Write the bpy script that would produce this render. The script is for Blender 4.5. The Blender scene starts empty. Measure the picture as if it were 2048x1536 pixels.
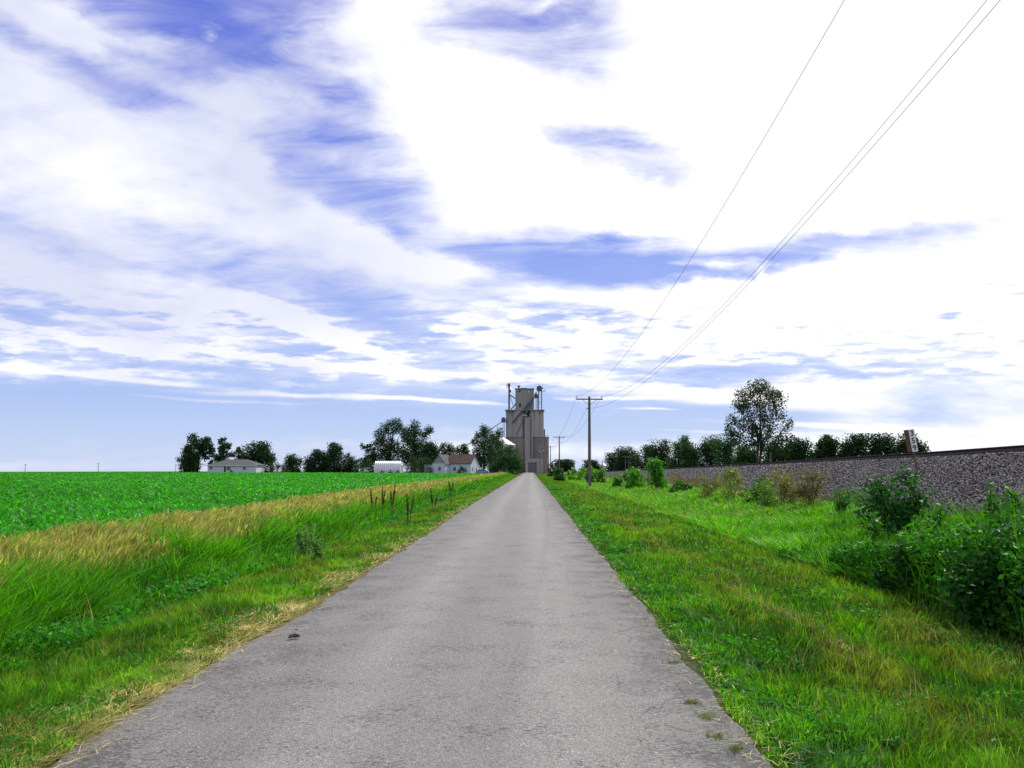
import bpy, math, random
import numpy as np
from mathutils import Vector, Matrix, Euler

# ---------------------------------------------------------------- camera
SC = bpy.context.scene
COL = SC.collection
FPX = 1700.0
PITCH = math.atan(174 / FPX)
YAW = math.atan(37 / FPX * math.cos(PITCH))
EYE = 1.65
cam_d = bpy.data.cameras.new("camera")
cam = bpy.data.objects.new("camera", cam_d)
COL.objects.link(cam)
cam.location = (0, 0, EYE)
cam.rotation_euler = Euler((math.pi / 2 + PITCH, 0, YAW), 'XYZ')
cam_d.sensor_width = 36.0
cam_d.lens = 36.0 * FPX / 2048
cam_d.clip_start = 0.05
cam_d.clip_end = 20000
SC.camera = cam
ROT = cam.rotation_euler.to_matrix()


def ray(px, py):
    return (ROT @ Vector(((px - 1024) / FPX, (768 - py) / FPX, -1))).normalized()


def at(px, py, Y):
    """Point seen in direction (px,py) of the photograph at the real distance Y along the road."""
    d = ray(px, py)
    return Vector((0, 0, EYE)) + d * (Y / d.y)


# ---------------------------------------------------------------- sun, sky, exposure
SUN_AZ, SUN_EL = math.radians(38), math.radians(47)
sd = bpy.data.lights.new("sun", 'SUN')
sd.energy = 4.2
sd.angle = math.radians(0.6)
sd.color = (1.0, 0.95, 0.86)
sun = bpy.data.objects.new("sun", sd)
COL.objects.link(sun)
sdir = Vector((math.sin(SUN_AZ) * math.cos(SUN_EL), math.cos(SUN_AZ) * math.cos(SUN_EL), math.sin(SUN_EL)))
sun.rotation_euler = sdir.to_track_quat('Z', 'Y').to_euler()
sun.location = (60, 80, 120)

SC.view_settings.view_transform = 'Standard'
SC.view_settings.look = 'None'
SC.view_settings.exposure = 0.0
SC.view_settings.gamma = 1.0
SC.render.engine = 'CYCLES'
SC.cycles.max_bounces = 6
SC.cycles.transparent_max_bounces = 8
SC.cycles.sample_clamp_indirect = 6

W = bpy.data.worlds.new("World")
SC.world = W
W.use_nodes = True
nt = W.node_tree
nt.nodes.clear()


def nd(tree, kind, **kw):
    n = tree.nodes.new(kind)
    for k, v in kw.items():
        setattr(n, k, v)
    return n


def mth(tree, op, a, b=None, c=None, clamp=False):
    n = nd(tree, 'ShaderNodeMath', operation=op, use_clamp=clamp)
    for i, v in enumerate((a, b, c)):
        if v is None:
            continue
        if isinstance(v, (int, float)):
            n.inputs[i].default_value = v
        else:
            tree.links.new(v, n.inputs[i])
    return n.outputs[0]


def build_world():
    L = nt.links.new
    tc = nd(nt, 'ShaderNodeTexCoord')
    nrm = nd(nt, 'ShaderNodeVectorMath', operation='NORMALIZE')
    L(tc.outputs['Generated'], nrm.inputs[0])
    sp = nd(nt, 'ShaderNodeSeparateXYZ')
    L(nrm.outputs[0], sp.inputs[0])
    x, y, z = sp.outputs
    az = mth(nt, 'ARCTAN2', x, y)
    el = mth(nt, 'ARCSINE', z)
    ae = nd(nt, 'ShaderNodeCombineXYZ')
    L(az, ae.inputs[0]); L(el, ae.inputs[1])
    # ragged outlines: the coverage map is warped by noise
    wn = nd(nt, 'ShaderNodeTexNoise', noise_dimensions='3D')
    wn.inputs['Scale'].default_value = 9.0
    wn.inputs['Detail'].default_value = 8.0
    wn.inputs['Roughness'].default_value = 0.6
    st = nd(nt, 'ShaderNodeMapping')
    st.inputs['Scale'].default_value = (1.0, 2.2, 1.0)
    L(ae.outputs[0], st.inputs['Vector'])
    L(st.outputs[0], wn.inputs['Vector'])
    wc = nd(nt, 'ShaderNodeVectorMath', operation='SUBTRACT')
    L(wn.outputs['Color'], wc.inputs[0]); wc.inputs[1].default_value = (0.5, 0.5, 0.5)
    ws = nd(nt, 'ShaderNodeVectorMath', operation='MULTIPLY')
    L(wc.outputs[0], ws.inputs[0]); ws.inputs[1].default_value = (0.10, 0.045, 0.0)
    wk = nd(nt, 'ShaderNodeMapRange', interpolation_type='SMOOTHSTEP'); L(el, wk.inputs['Value'])
    wk.inputs['From Min'].default_value = math.radians(6); wk.inputs['From Max'].default_value = math.radians(15)
    wk.inputs['To Min'].default_value = .22; wk.inputs['To Max'].default_value = 1.15
    wsc = nd(nt, 'ShaderNodeVectorMath', operation='SCALE')
    L(ws.outputs[0], wsc.inputs[0]); L(wk.outputs[0], wsc.inputs['Scale'])
    wa = nd(nt, 'ShaderNodeVectorMath', operation='ADD')
    L(ae.outputs[0], wa.inputs[0]); L(wsc.outputs[0], wa.inputs[1])
    warped = wa.outputs[0]
    # gentle base coverage: cloudy above, clear band near the horizon
    mr = nd(nt, 'ShaderNodeMapRange', interpolation_type='SMOOTHSTEP')
    L(el, mr.inputs['Value'])
    mr.inputs['From Min'].default_value = math.radians(4.8)
    mr.inputs['From Max'].default_value = math.radians(8.2)
    mr.inputs['To Min'].default_value = 0.05
    mr.inputs['To Max'].default_value = 0.60
    total = mr.outputs[0]
    # patches of cloud (+) and of open blue (-): px, py, rx, ry, tilt deg (up to the right +), weight
    P = [
        # open blue: upper left
        (400, 20, 330, 90, -4, -1.3), (400, 120, 230, 80, 8, -1.0), (250, 160, 200, 60, -10, -.8), (110, 125, 120, 40, -20, -.35), (30, 60, 60, 60, 0, -.3), (620, 15, 200, 40, 0, -.5),
        # centre
        (650, 240, 160, 140, -20, -.55), (710, 340, 230, 100, -16, -.62), (570, 340, 60, 90, 20, -.75), (780, 390, 190, 45, -8, -.6), (690, 190, 120, 60, 0, -.3),
        (800, 450, 220, 60, -22, -.5), (900, 490, 160, 50, -20, -.5),
        (1100, 40, 300, 80, 0, -.65), (1170, 140, 150, 90, -25, -.7), (1085, 15, 60, 16, 10, .6), (1150, 62, 30, 12, 0, .6), (930, 60, 170, 50, 4, -.55), (1080, 110, 160, 50, 0, -.4),
        (1275, 305, 190, 65, -16, -1.15), (1330, 365, 110, 55, -10, -.7), (1240, 220, 160, 40, 0, .5), (1190, 280, 90, 40, 0, -.5),
        (1150, 510, 240, 70, -6, -1.3), (1350, 520, 420, 52, 2, -1.5), (1640, 500, 380, 30, 4, -1.3), (1060, 475, 140, 60, 0, -.6), (1250, 550, 300, 40, 3, -.7),
        (940, 575, 160, 32, -5, -1.0), (1180, 632, 280, 26, 2, -.9), (1040, 610, 220, 22, 0, -.5),
        # left and lower
        (30, 622, 190, 22, -12, -1.3), (130, 505, 260, 30, -14, -.75), (330, 545, 260, 20, -12, -.5), (420, 500, 300, 40, -12, -.2),
        (650, 590, 330, 50, -12, -.85), (650, 700, 260, 34, -8, -1.0), (800, 660, 200, 60, -28, -.95), (900, 700, 160, 40, -10, -.5), (520, 660, 160, 26, -12, -.7), (300, 655, 240, 14, -12, -.5),
        (100, 712, 300, 16, -2, -.9), (450, 738, 300, 16, -3, -.8), (1150, 740, 300, 14, -2, -.4),
        (1380, 735, 300, 22, -3, -.8), (1560, 740, 300, 18, 3, -.8), (1330, 770, 200, 12, 0, -.5), (1500, 620, 160, 30, 0, -.3), (1850, 700, 240, 28, 2, -.45), (1750, 745, 200, 14, 2, -.5), (2000, 570, 140, 30, 0, -.4),
        (300, 830, 900, 60, 0, -.6), (1350, 850, 420, 40, 0, -.5), (1700, 830, 300, 20, -3, -.3),
        # cloud
        (190, 90, 300, 34, -12, 1.0), (310, 85, 120, 22, -4, .9), (60, 150, 200, 60, -6, .35), (90, 30, 130, 60, -20, .5), (395, 60, 24, 14, 0, 1.2), (480, 165, 150, 40, 10, .3),
        (120, 330, 420, 160, -6, .22), (500, 270, 220, 120, -30, .42), (515, 390, 50, 130, 12, .5), (560, 130, 90, 50, 0, .3), (430, 210, 180, 40, 16, .35),
        (750, 45, 180, 60, 12, .8), (880, 130, 360, 60, 0, .7), (960, 230, 240, 120, 0, .6), (940, 330, 200, 140, -20, .5), (1090, 390, 300, 90, 0, .55), (1060, 440, 240, 50, 0, .4),
        (1760, 180, 700, 440, 0, 1.1), (1460, 430, 600, 70, 0, .9), (1400, 240, 120, 90, 0, .4), (1750, 620, 560, 110, 0, .8), (1350, 200, 200, 100, 0, .5),
        (1440, 524, 110, 13, -4, 2.2), (1345, 528, 40, 8, -6, 1.0), (1520, 548, 50, 10, 52, .8),
        (650, 430, 260, 40, -26, .6), (820, 525, 300, 36, -12, .9), (940, 545, 160, 24, -6, .5), (1350, 590, 460, 34, 3, .9), (1050, 590, 120, 20, 0, .5), (870, 470, 60, 20, -10, .4),
        (180, 555, 420, 44, -12, .65), (460, 600, 300, 30, -14, .75), (660, 668, 200, 20, -22, 1.7), (770, 708, 110, 11, -25, 1.5), (560, 630, 200, 24, -18, 1.0), (300, 610, 260, 24, -8, .4),
        (120, 668, 320, 14, -8, 1.0), (250, 690, 150, 15, -8, 1.0), (390, 698, 120, 12, 4, 1.1), (120, 740, 340, 16, -2, .8), (540, 715, 130, 9, -4, 1.1), (610, 728, 110, 14, -10, 1.2), (700, 724, 70, 12, 14, 1.0), (740, 745, 80, 12, -10, .9), (800, 742, 90, 13, -8, 1.1), (880, 752, 120, 10, 0, 1.0), (990, 758, 90, 9, -4, 1.0), (720, 735, 160, 8, -4, .6),
        (1150, 685, 480, 20, -2, .9), (1050, 650, 280, 16, 0, .6), (1150, 720, 300, 10, -2, .7), (1230, 765, 420, 16, -5, .9), (1450, 795, 330, 18, -6, 1.0),
        (560, 790, 220, 7, -1, 1.3), (860, 800, 180, 5, -3, 1.3), (330, 766, 200, 6, -3, 1.0), (420, 800, 170, 4, -2, .8), (1230, 797, 130, 5, 0, .9), (1750, 770, 460, 40, 0, .7),
        (1300, 818, 70, 3, -2, .9), (1600, 850, 300, 6, -4, .8), (1450, 863, 200, 4, -2, .6), (1850, 850, 420, 60, 3, .7), (1900, 900, 560, 40, 0, .5), (650, 890, 500, 18, 0, .4), (1150, 905, 360, 26, 0, .55), (200, 930, 900, 14, 0, .3),
    ]
    for (px, py, rx, ry, tilt, w) in P:
        d = ray(px, py)
        a0, e0 = math.atan2(d.x, d.y), math.asin(d.z)
        mp = nd(nt, 'ShaderNodeMapping', vector_type='TEXTURE')
        mp.inputs['Location'].default_value = (a0, e0, 0)
        mp.inputs['Rotation'].default_value = (0, 0, math.radians(tilt))
        mp.inputs['Scale'].default_value = (rx * 1.15 / FPX, ry * 1.2 / FPX, 1)
        L(warped, mp.inputs['Vector'])
        g = nd(nt, 'ShaderNodeTexGradient', gradient_type='SPHERICAL')
        L(mp.outputs[0], g.inputs['Vector'])
        total = mth(nt, 'MULTIPLY_ADD', g.outputs['Fac'], w, total)
    # cloud texture on a flat layer overhead (streaks get finer towards the horizon)
    den = mth(nt, 'ADD', mth(nt, 'MAXIMUM', z, 0.0), 0.26)
    pl = nd(nt, 'ShaderNodeCombineXYZ')
    L(mth(nt, 'DIVIDE', x, den), pl.inputs[0]); L(mth(nt, 'DIVIDE', y, den), pl.inputs[1])
    m1 = nd(nt, 'ShaderNodeMapping')
    m1.inputs['Rotation'].default_value = (0, 0, math.radians(-62))
    m1.inputs['Scale'].default_value = (1.0, 1.6, 1.0)
    L(pl.outputs[0], m1.inputs['Vector'])
    n1 = nd(nt, 'ShaderNodeTexNoise')
    n1.inputs['Scale'].default_value = 2.6
    n1.inputs['Detail'].default_value = 9.0
    n1.inputs['Roughness'].default_value = 0.68
    n1.inputs['Distortion'].default_value = 0.5
    L(m1.outputs[0], n1.inputs['Vector'])
    n2 = nd(nt, 'ShaderNodeTexNoise')
    n2.inputs['Scale'].default_value = 7.0
    n2.inputs['Detail'].default_value = 8.0
    n2.inputs['Roughness'].default_value = 0.6
    m2 = nd(nt, 'ShaderNodeMapping')
    m2.inputs['Rotation'].default_value = (0, 0, math.radians(14))
    m2.inputs['Scale'].default_value = (1.0, 1.9, 1.0)
    L(ae.outputs[0], m2.inputs['Vector']); L(m2.outputs[0], n2.inputs['Vector'])
    v = mth(nt, 'MULTIPLY_ADD', mth(nt, 'SUBTRACT', n1.outputs['Fac'], 0.5), 1.3, total)
    v = mth(nt, 'MULTIPLY_ADD', mth(nt, 'SUBTRACT', n2.outputs['Fac'], 0.5), 1.6, v)
    dm = nd(nt, 'ShaderNodeMapRange', interpolation_type='SMOOTHSTEP')
    L(v, dm.inputs['Value'])
    dm.inputs['From Min'].default_value = -0.2
    dm.inputs['From Max'].default_value = 1.05
    # small flat cloudlets in the lower sky
    m4 = nd(nt, 'ShaderNodeMapping')
    m4.inputs['Scale'].default_value = (1.0, 5.0, 1.0)
    m4.inputs['Rotation'].default_value = (0, 0, math.radians(3))
    L(ae.outputs[0], m4.inputs['Vector'])
    n4 = nd(nt, 'ShaderNodeTexNoise')
    n4.inputs['Scale'].default_value = 20.0
    n4.inputs['Detail'].default_value = 5.0
    n4.inputs['Roughness'].default_value = 0.6
    L(m4.outputs[0], n4.inputs['Vector'])
    b1 = nd(nt, 'ShaderNodeMapRange', interpolation_type='SMOOTHSTEP'); L(el, b1.inputs['Value'])
    b1.inputs['From Min'].default_value = math.radians(4.5); b1.inputs['From Max'].default_value = math.radians(7)
    b2 = nd(nt, 'ShaderNodeMapRange', interpolation_type='SMOOTHSTEP'); L(el, b2.inputs['Value'])
    b2.inputs['From Min'].default_value = math.radians(8.5); b2.inputs['From Max'].default_value = math.radians(13)
    b2.inputs['To Min'].default_value = 1.0; b2.inputs['To Max'].default_value = .0
    v = mth(nt, 'MULTIPLY_ADD', mth(nt, 'MULTIPLY', mth(nt, 'SUBTRACT', n4.outputs['Fac'], 0.50), mth(nt, 'MULTIPLY', b1.outputs[0], b2.outputs[0])), 8.0, v)
    L(v, dm.inputs['Value'])
    # thin high veil over most of the openings
    m5 = nd(nt, 'ShaderNodeMapping')
    m5.inputs['Rotation'].default_value = (0, 0, math.radians(-35)); m5.inputs['Scale'].default_value = (1.0, 3.0, 1.0)
    L(pl.outputs[0], m5.inputs['Vector'])
    n5 = nd(nt, 'ShaderNodeTexNoise')
    n5.inputs['Scale'].default_value = 3.2; n5.inputs['Detail'].default_value = 8.0; n5.inputs['Roughness'].default_value = 0.62; n5.inputs['Distortion'].default_value = 0.8
    L(m5.outputs[0], n5.inputs['Vector'])
    vv = nd(nt, 'ShaderNodeMapRange'); L(n5.outputs['Fac'], vv.inputs['Value'])
    vv.inputs['From Min'].default_value = .32; vv.inputs['From Max'].default_value = .68; vv.inputs['To Min'].default_value = .02; vv.inputs['To Max'].default_value = .72
    lim = nd(nt, 'ShaderNodeMapRange'); L(total, lim.inputs['Value'])
    lim.inputs['From Min'].default_value = -1.0; lim.inputs['From Max'].default_value = -.1; lim.inputs['To Min'].default_value = .12; lim.inputs['To Max'].default_value = 1.0
    veil = mth(nt, 'MULTIPLY', mth(nt, 'MULTIPLY', vv.outputs[0], lim.outputs[0]), b1.outputs[0])
    dens = mth(nt, 'MULTIPLY_ADD', mth(nt, 'SUBTRACT', 1.0, dm.outputs[0]), veil, dm.outputs[0])
    # clear sky
    sky = nd(nt, 'ShaderNodeTexSky', sky_type='NISHITA')
    sky.sun_disc = False
    sky.sun_elevation = SUN_EL
    sky.sun_rotation = SUN_AZ
    sky.air_density = 1.2
    sky.dust_density = 0.6
    sky.ozone_density = 3.0
    rp = nd(nt, 'ShaderNodeValToRGB')
    rp.color_ramp.interpolation = 'B_SPLINE'
    els = rp.color_ramp.elements
    els[0].position = 0.0; els[0].color = (.60, .72, 1.0, 1)
    els[1].position = 1.0; els[1].color = (.03, .06, .5, 1)
    for p_, c_ in ((.035, (.55, .69, 1.0)), (.09, (.40, .54, .98)), (.2, (.29, .41, .95)), (.32, (.19, .28, .88)), (.43, (.09, .15, .76)), (.6, (.05, .10, .66))):
        q_ = els.new(p_); q_.color = (*c_, 1)
    L(z, rp.inputs['Fac'])
    rs = nd(nt, 'ShaderNodeVectorMath', operation='SCALE')
    L(rp.outputs['Color'], rs.inputs[0]); rs.inputs['Scale'].default_value = 10.0
    sk = nd(nt, 'ShaderNodeMix', data_type='RGBA')
    sk.inputs['Factor'].default_value = 0.85
    L(sky.outputs[0], sk.inputs['A']); L(rs.outputs[0], sk.inputs['B'])
    # sunlit cloud, a little greyer and lavender where it is thicker
    n3 = nd(nt, 'ShaderNodeTexNoise')
    n3.inputs['Scale'].default_value = 4.0
    n3.inputs['Detail'].default_value = 4.0
    L(m2.outputs[0], n3.inputs['Vector'])
    c3 = nd(nt, 'ShaderNodeMapRange')
    L(n3.outputs['Fac'], c3.inputs['Value'])
    c3.inputs['From Min'].default_value = 0.44; c3.inputs['From Max'].default_value = 0.72
    c3.inputs['To Min'].default_value = 0.0; c3.inputs['To Max'].default_value = 1.0
    cc = nd(nt, 'ShaderNodeMix', data_type='RGBA')
    sunside = nd(nt, 'ShaderNodeMapRange', interpolation_type='SMOOTHSTEP')
    L(az, sunside.inputs['Value']); sunside.inputs['From Min'].default_value = -.35; sunside.inputs['From Max'].default_value = .10
    L(mth(nt, 'ADD', c3.outputs[0], sunside.outputs[0], None, True), cc.inputs['Factor'])
    cc.inputs['A'].default_value = (7.4, 7.7, 9.5, 1)
    cc.inputs['B'].default_value = (11.0, 11.0, 11.2, 1)
    mx = nd(nt, 'ShaderNodeMix', data_type='RGBA')
    L(dens, mx.inputs['Factor']); L(sk.outputs['Result'], mx.inputs['A']); L(cc.outputs['Result'], mx.inputs['B'])
    bg = nd(nt, 'ShaderNodeBackground')
    L(mx.outputs['Result'], bg.inputs['Color'])
    bg.inputs['Strength'].default_value = 0.1
    out = nd(nt, 'ShaderNodeOutputWorld')
    L(bg.outputs[0], out.inputs['Surface'])


build_world()
W.cycles.sampling_method = 'MANUAL'
W.cycles.sample_map_resolution = 512

# ---------------------------------------------------------------- helpers
RNG = np.random.default_rng(7)
random.seed(7)


def tag(o, label=None, cat=None, group=None, kind=None):
    if label: o['label'] = label
    if cat: o['category'] = cat
    if group: o['group'] = group
    if kind: o['kind'] = kind
    return o


def empty(name, loc, label, cat, group=None, rz=0.0):
    o = bpy.data.objects.new(name, None)
    COL.objects.link(o)
    o.location = loc
    o.rotation_euler = (0, 0, rz)
    o.empty_display_size = 0.2
    return tag(o, label, cat, group)


def mesh_obj(name, verts, faces, mat, parent=None, smooth=False, cols=None, loc=None):
    """faces: (n,k) int array or list of tuples"""
    me = bpy.data.meshes.new(name)
    verts = np.asarray(verts, dtype=np.float32)
    if isinstance(faces, np.ndarray):
        nf, k = faces.shape
        me.vertices.add(len(verts)); me.vertices.foreach_set('co', verts.ravel())
        me.loops.add(nf * k); me.loops.foreach_set('vertex_index', faces.astype(np.int32).ravel())
        me.polygons.add(nf)
        me.polygons.foreach_set('loop_start', np.arange(0, nf * k, k, dtype=np.int32))
        me.update(calc_edges=True)
    else:
        me.from_pydata([tuple(map(float, v)) for v in verts], [], faces)
        me.update()
    if smooth:
        me.polygons.foreach_set('use_smooth', np.ones(len(me.polygons), dtype=bool))
    if cols is not None:
        a = me.color_attributes.new('col', 'FLOAT_COLOR', 'POINT')
        c4 = np.ones((len(verts), 4), dtype=np.float32)
        c4[:, :3] = cols
        a.data.foreach_set('color', c4.ravel())
    me.materials.append(mat)
    o = bpy.data.objects.new(name, me)
    COL.objects.link(o)
    if parent: o.parent = parent
    if loc is not None: o.location = loc
    return o


class MB:
    def __init__(s):
        s.v, s.f = [], []

    def box(s, x0, x1, y0, y1, z0, z1):
        b = len(s.v)
        s.v += [(x0, y0, z0), (x1, y0, z0), (x1, y1, z0), (x0, y1, z0), (x0, y0, z1), (x1, y0, z1), (x1, y1, z1), (x0, y1, z1)]
        s.f += [tuple(b + i for i in q) for q in ((0, 3, 2, 1), (4, 5, 6, 7), (0, 1, 5, 4), (1, 2, 6, 5), (2, 3, 7, 6), (3, 0, 4, 7))]
        return s

    def poly(s, pts):
        b = len(s.v)
        s.v += [tuple(p) for p in pts]
        s.f.append(tuple(range(b, b + len(pts))))
        return s

    def prism(s, prof, d0, d1, axis='y'):
        """prof: list of (a,z); extruded along axis"""
        b = len(s.v); n = len(prof)
        for d in (d0, d1):
            for a, z in prof:
                s.v.append((a, d, z) if axis == 'y' else (d, a, z))
        s.f.append(tuple(range(b, b + n))); s.f.append(tuple(range(b + 2 * n - 1, b + n - 1, -1)))
        for i in range(n):
            j = (i + 1) % n
            s.f.append((b + i, b + n + i, b + n + j, b + j))
        return s

    def tube(s, pts, rad, n=8, caps=True):
        pts = [Vector(p) for p in pts]
        if isinstance(rad, (int, float)): rad = [rad] * len(pts)
        b = len(s.v)
        for i, p in enumerate(pts):
            t = (pts[min(i + 1, len(pts) - 1)] - pts[max(i - 1, 0)]).normalized()
            a = t.cross(Vector((0, 0, 1)) if abs(t.z) < .9 else Vector((1, 0, 0))).normalized()
            c = t.cross(a)
            for k in range(n):
                th = 2 * math.pi * k / n
                s.v.append(tuple(p + (a * math.cos(th) + c * math.sin(th)) * rad[i]))
        for i in range(len(pts) - 1):
            for k in range(n):
                k2 = (k + 1) % n
                s.f.append((b + i * n + k, b + i * n + k2, b + (i + 1) * n + k2, b + (i + 1) * n + k))
        if caps:
            s.f.append(tuple(b + k for k in range(n - 1, -1, -1)))
            e = b + (len(pts) - 1) * n
            s.f.append(tuple(e + k for k in range(n)))
        return s

    def cyl(s, cx, cy, r, z0, z1, n=32, r1=None):
        return s.tube([(cx, cy, z0), (cx, cy, z1)], [r, r if r1 is None else r1], n)

    def ball(s, c, rx, ry, rz, n=10, m=6):
        b = len(s.v)
        for i in range(m + 1):
            ph = math.pi * i / m
            for k in range(n):
                th = 2 * math.pi * k / n
                s.v.append((c[0] + rx * math.sin(ph) * math.cos(th), c[1] + ry * math.sin(ph) * math.sin(th), c[2] + rz * math.cos(ph)))
        for i in range(m):
            for k in range(n):
                k2 = (k + 1) % n
                s.f.append((b + i * n + k, b + (i + 1) * n + k, b + (i + 1) * n + k2, b + i * n + k2))
        return s

    def build(s, name, mat, parent=None, smooth=False, loc=None):
        return mesh_obj(name, s.v, s.f, mat, parent, smooth, loc=loc)


def copy_tree(o, parent=None):
    c = o.copy()
    COL.objects.link(c)
    c.parent = parent
    for ch in list(o.children):
        copy_tree(ch, c)
    return c


# smooth value noise for patchiness of the planting
_grid = RNG.random((4, 256, 256))


def vnoise(x, y, s, k=0):
    x = np.asarray(x) / s; y = np.asarray(y) / s
    xi = np.floor(x).astype(int); yi = np.floor(y).astype(int)
    fx = x - xi; fy = y - yi
    fx = fx * fx * (3 - 2 * fx); fy = fy * fy * (3 - 2 * fy)
    g = _grid[k]
    a = g[xi % 256, yi % 256]; b = g[(xi + 1) % 256, yi % 256]
    c = g[xi % 256, (yi + 1) % 256]; d = g[(xi + 1) % 256, (yi + 1) % 256]
    return (a * (1 - fx) + b * fx) * (1 - fy) + (c * (1 - fx) + d * fx) * fy


def fnoise(x, y, s, k=0):
    return .55 * vnoise(x, y, s, k) + .3 * vnoise(x, y, s * .43, (k + 1) % 4) + .15 * vnoise(x, y, s * .19, (k + 2) % 4)


# ---------------------------------------------------------------- materials
def mat_new(name):
    m = bpy.data.materials.new(name)
    m.use_nodes = True
    t = m.node_tree
    t.nodes.clear()
    out = nd(t, 'ShaderNodeOutputMaterial')
    bs = nd(t, 'ShaderNodeBsdfPrincipled')
    t.links.new(bs.outputs[0], out.inputs['Surface'])
    return m, t, bs, out


def simple(name, c1, c2=None, scale=3.0, rough=.8, stretch=(1, 1, 1), bump=0.0, metal=0.0, detail=5, lo=.35, hi=.65, spec=.3):
    m, t, bs, out = mat_new(name)
    bs.inputs['Roughness'].default_value = rough
    bs.inputs['Metallic'].default_value = metal
    bs.inputs['Specular IOR Level'].default_value = spec
    if c2 is None: c2 = tuple(c * .75 for c in c1)
    tc = nd(t, 'ShaderNodeTexCoord'); mp = nd(t, 'ShaderNodeMapping'); mp.inputs['Scale'].default_value = stretch
    t.links.new(tc.outputs['Object'], mp.inputs['Vector'])
    n = nd(t, 'ShaderNodeTexNoise'); n.inputs['Scale'].default_value = scale; n.inputs['Detail'].default_value = detail; n.inputs['Roughness'].default_value = .6
    t.links.new(mp.outputs[0], n.inputs['Vector'])
    r = nd(t, 'ShaderNodeMapRange'); r.inputs['From Min'].default_value = lo; r.inputs['From Max'].default_value = hi
    t.links.new(n.outputs['Fac'], r.inputs['Value'])
    mx = nd(t, 'ShaderNodeMix', data_type='RGBA')
    mx.inputs['A'].default_value = (*c1, 1); mx.inputs['B'].default_value = (*c2, 1)
    t.links.new(r.outputs[0], mx.inputs['Factor'])
    t.links.new(mx.outputs['Result'], bs.inputs['Base Color'])
    if bump:
        b = nd(t, 'ShaderNodeBump'); b.inputs['Strength'].default_value = bump; b.inputs['Distance'].default_value = .02
        t.links.new(n.outputs['Fac'], b.inputs['Height']); t.links.new(b.outputs[0], bs.inputs['Normal'])
    return m


def foliage(name, trans=.35, rough=.42, spec=.5, ttint=(1.25, 1.35, .5)):
    m, t, bs, out = mat_new(name)
    a = nd(t, 'ShaderNodeAttribute', attribute_name='col')
    bs.inputs['Roughness'].default_value = rough
    bs.inputs['Specular IOR Level'].default_value = spec
    t.links.new(a.outputs['Color'], bs.inputs['Base Color'])
    tr = nd(t, 'ShaderNodeBsdfTranslucent')
    mu = nd(t, 'ShaderNodeMix', data_type='RGBA', blend_type='MULTIPLY'); mu.inputs['Factor'].default_value = 1
    t.links.new(a.outputs['Color'], mu.inputs['A']); mu.inputs['B'].default_value = (*ttint, 1)
    t.links.new(mu.outputs['Result'], tr.inputs['Color'])
    ms = nd(t, 'ShaderNodeMixShader'); ms.inputs['Fac'].default_value = trans
    t.links.new(bs.outputs[0], ms.inputs[1]); t.links.new(tr.outputs[0], ms.inputs[2])
    t.links.new(ms.outputs[0], out.inputs['Surface'])
    return m


M_GRASS = foliage('grass_blade', .42, .55, .22)
M_THICK = foliage('thicket_blade', .32, .6, .2)
M_CROP = foliage('crop_leaf', .46, .45, .32, (1.2, 1.4, .4))
M_STRAW = foliage('dry_straw', .15, .55, .3, (1, 1, 1))
M_LEAF = foliage('tree_leaf', .2, .6, .2)
M_BRIGHT = foliage('shrub_leaf', .4, .5, .3)
M_BARK = simple('bark', (.075, .06, .05), (.035, .028, .024), 4, .9, (1, 1, .3), .4)


def ground_material():
    m, t, bs, out = mat_new('ground_soil')
    L = t.links.new
    a = nd(t, 'ShaderNodeAttribute', attribute_name='col')
    tc = nd(t, 'ShaderNodeTexCoord')
    n = nd(t, 'ShaderNodeTexNoise'); n.inputs['Scale'].default_value = 7; n.inputs['Detail'].default_value = 8; n.inputs['Roughness'].default_value = .7
    L(tc.outputs['Object'], n.inputs['Vector'])
    r = nd(t, 'ShaderNodeMapRange'); r.inputs['From Min'].default_value = .3; r.inputs['From Max'].default_value = .7
    r.inputs['To Min'].default_value = .55; r.inputs['To Max'].default_value = 1.35
    L(n.outputs['Fac'], r.inputs['Value'])
    mu = nd(t, 'ShaderNodeVectorMath', operation='SCALE')
    L(a.outputs['Color'], mu.inputs[0]); L(r.outputs[0], mu.inputs['Scale'])
    L(mu.outputs[0], bs.inputs['Base Color'])
    bs.inputs['Roughness'].default_value = .95
    bs.inputs['Specular IOR Level'].default_value = .1
    b = nd(t, 'ShaderNodeBump'); b.inputs['Strength'].default_value = .7; b.inputs['Distance'].default_value = .05
    L(n.outputs['Fac'], b.inputs['Height']); L(b.outputs[0], bs.inputs['Normal'])
    return m


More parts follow.
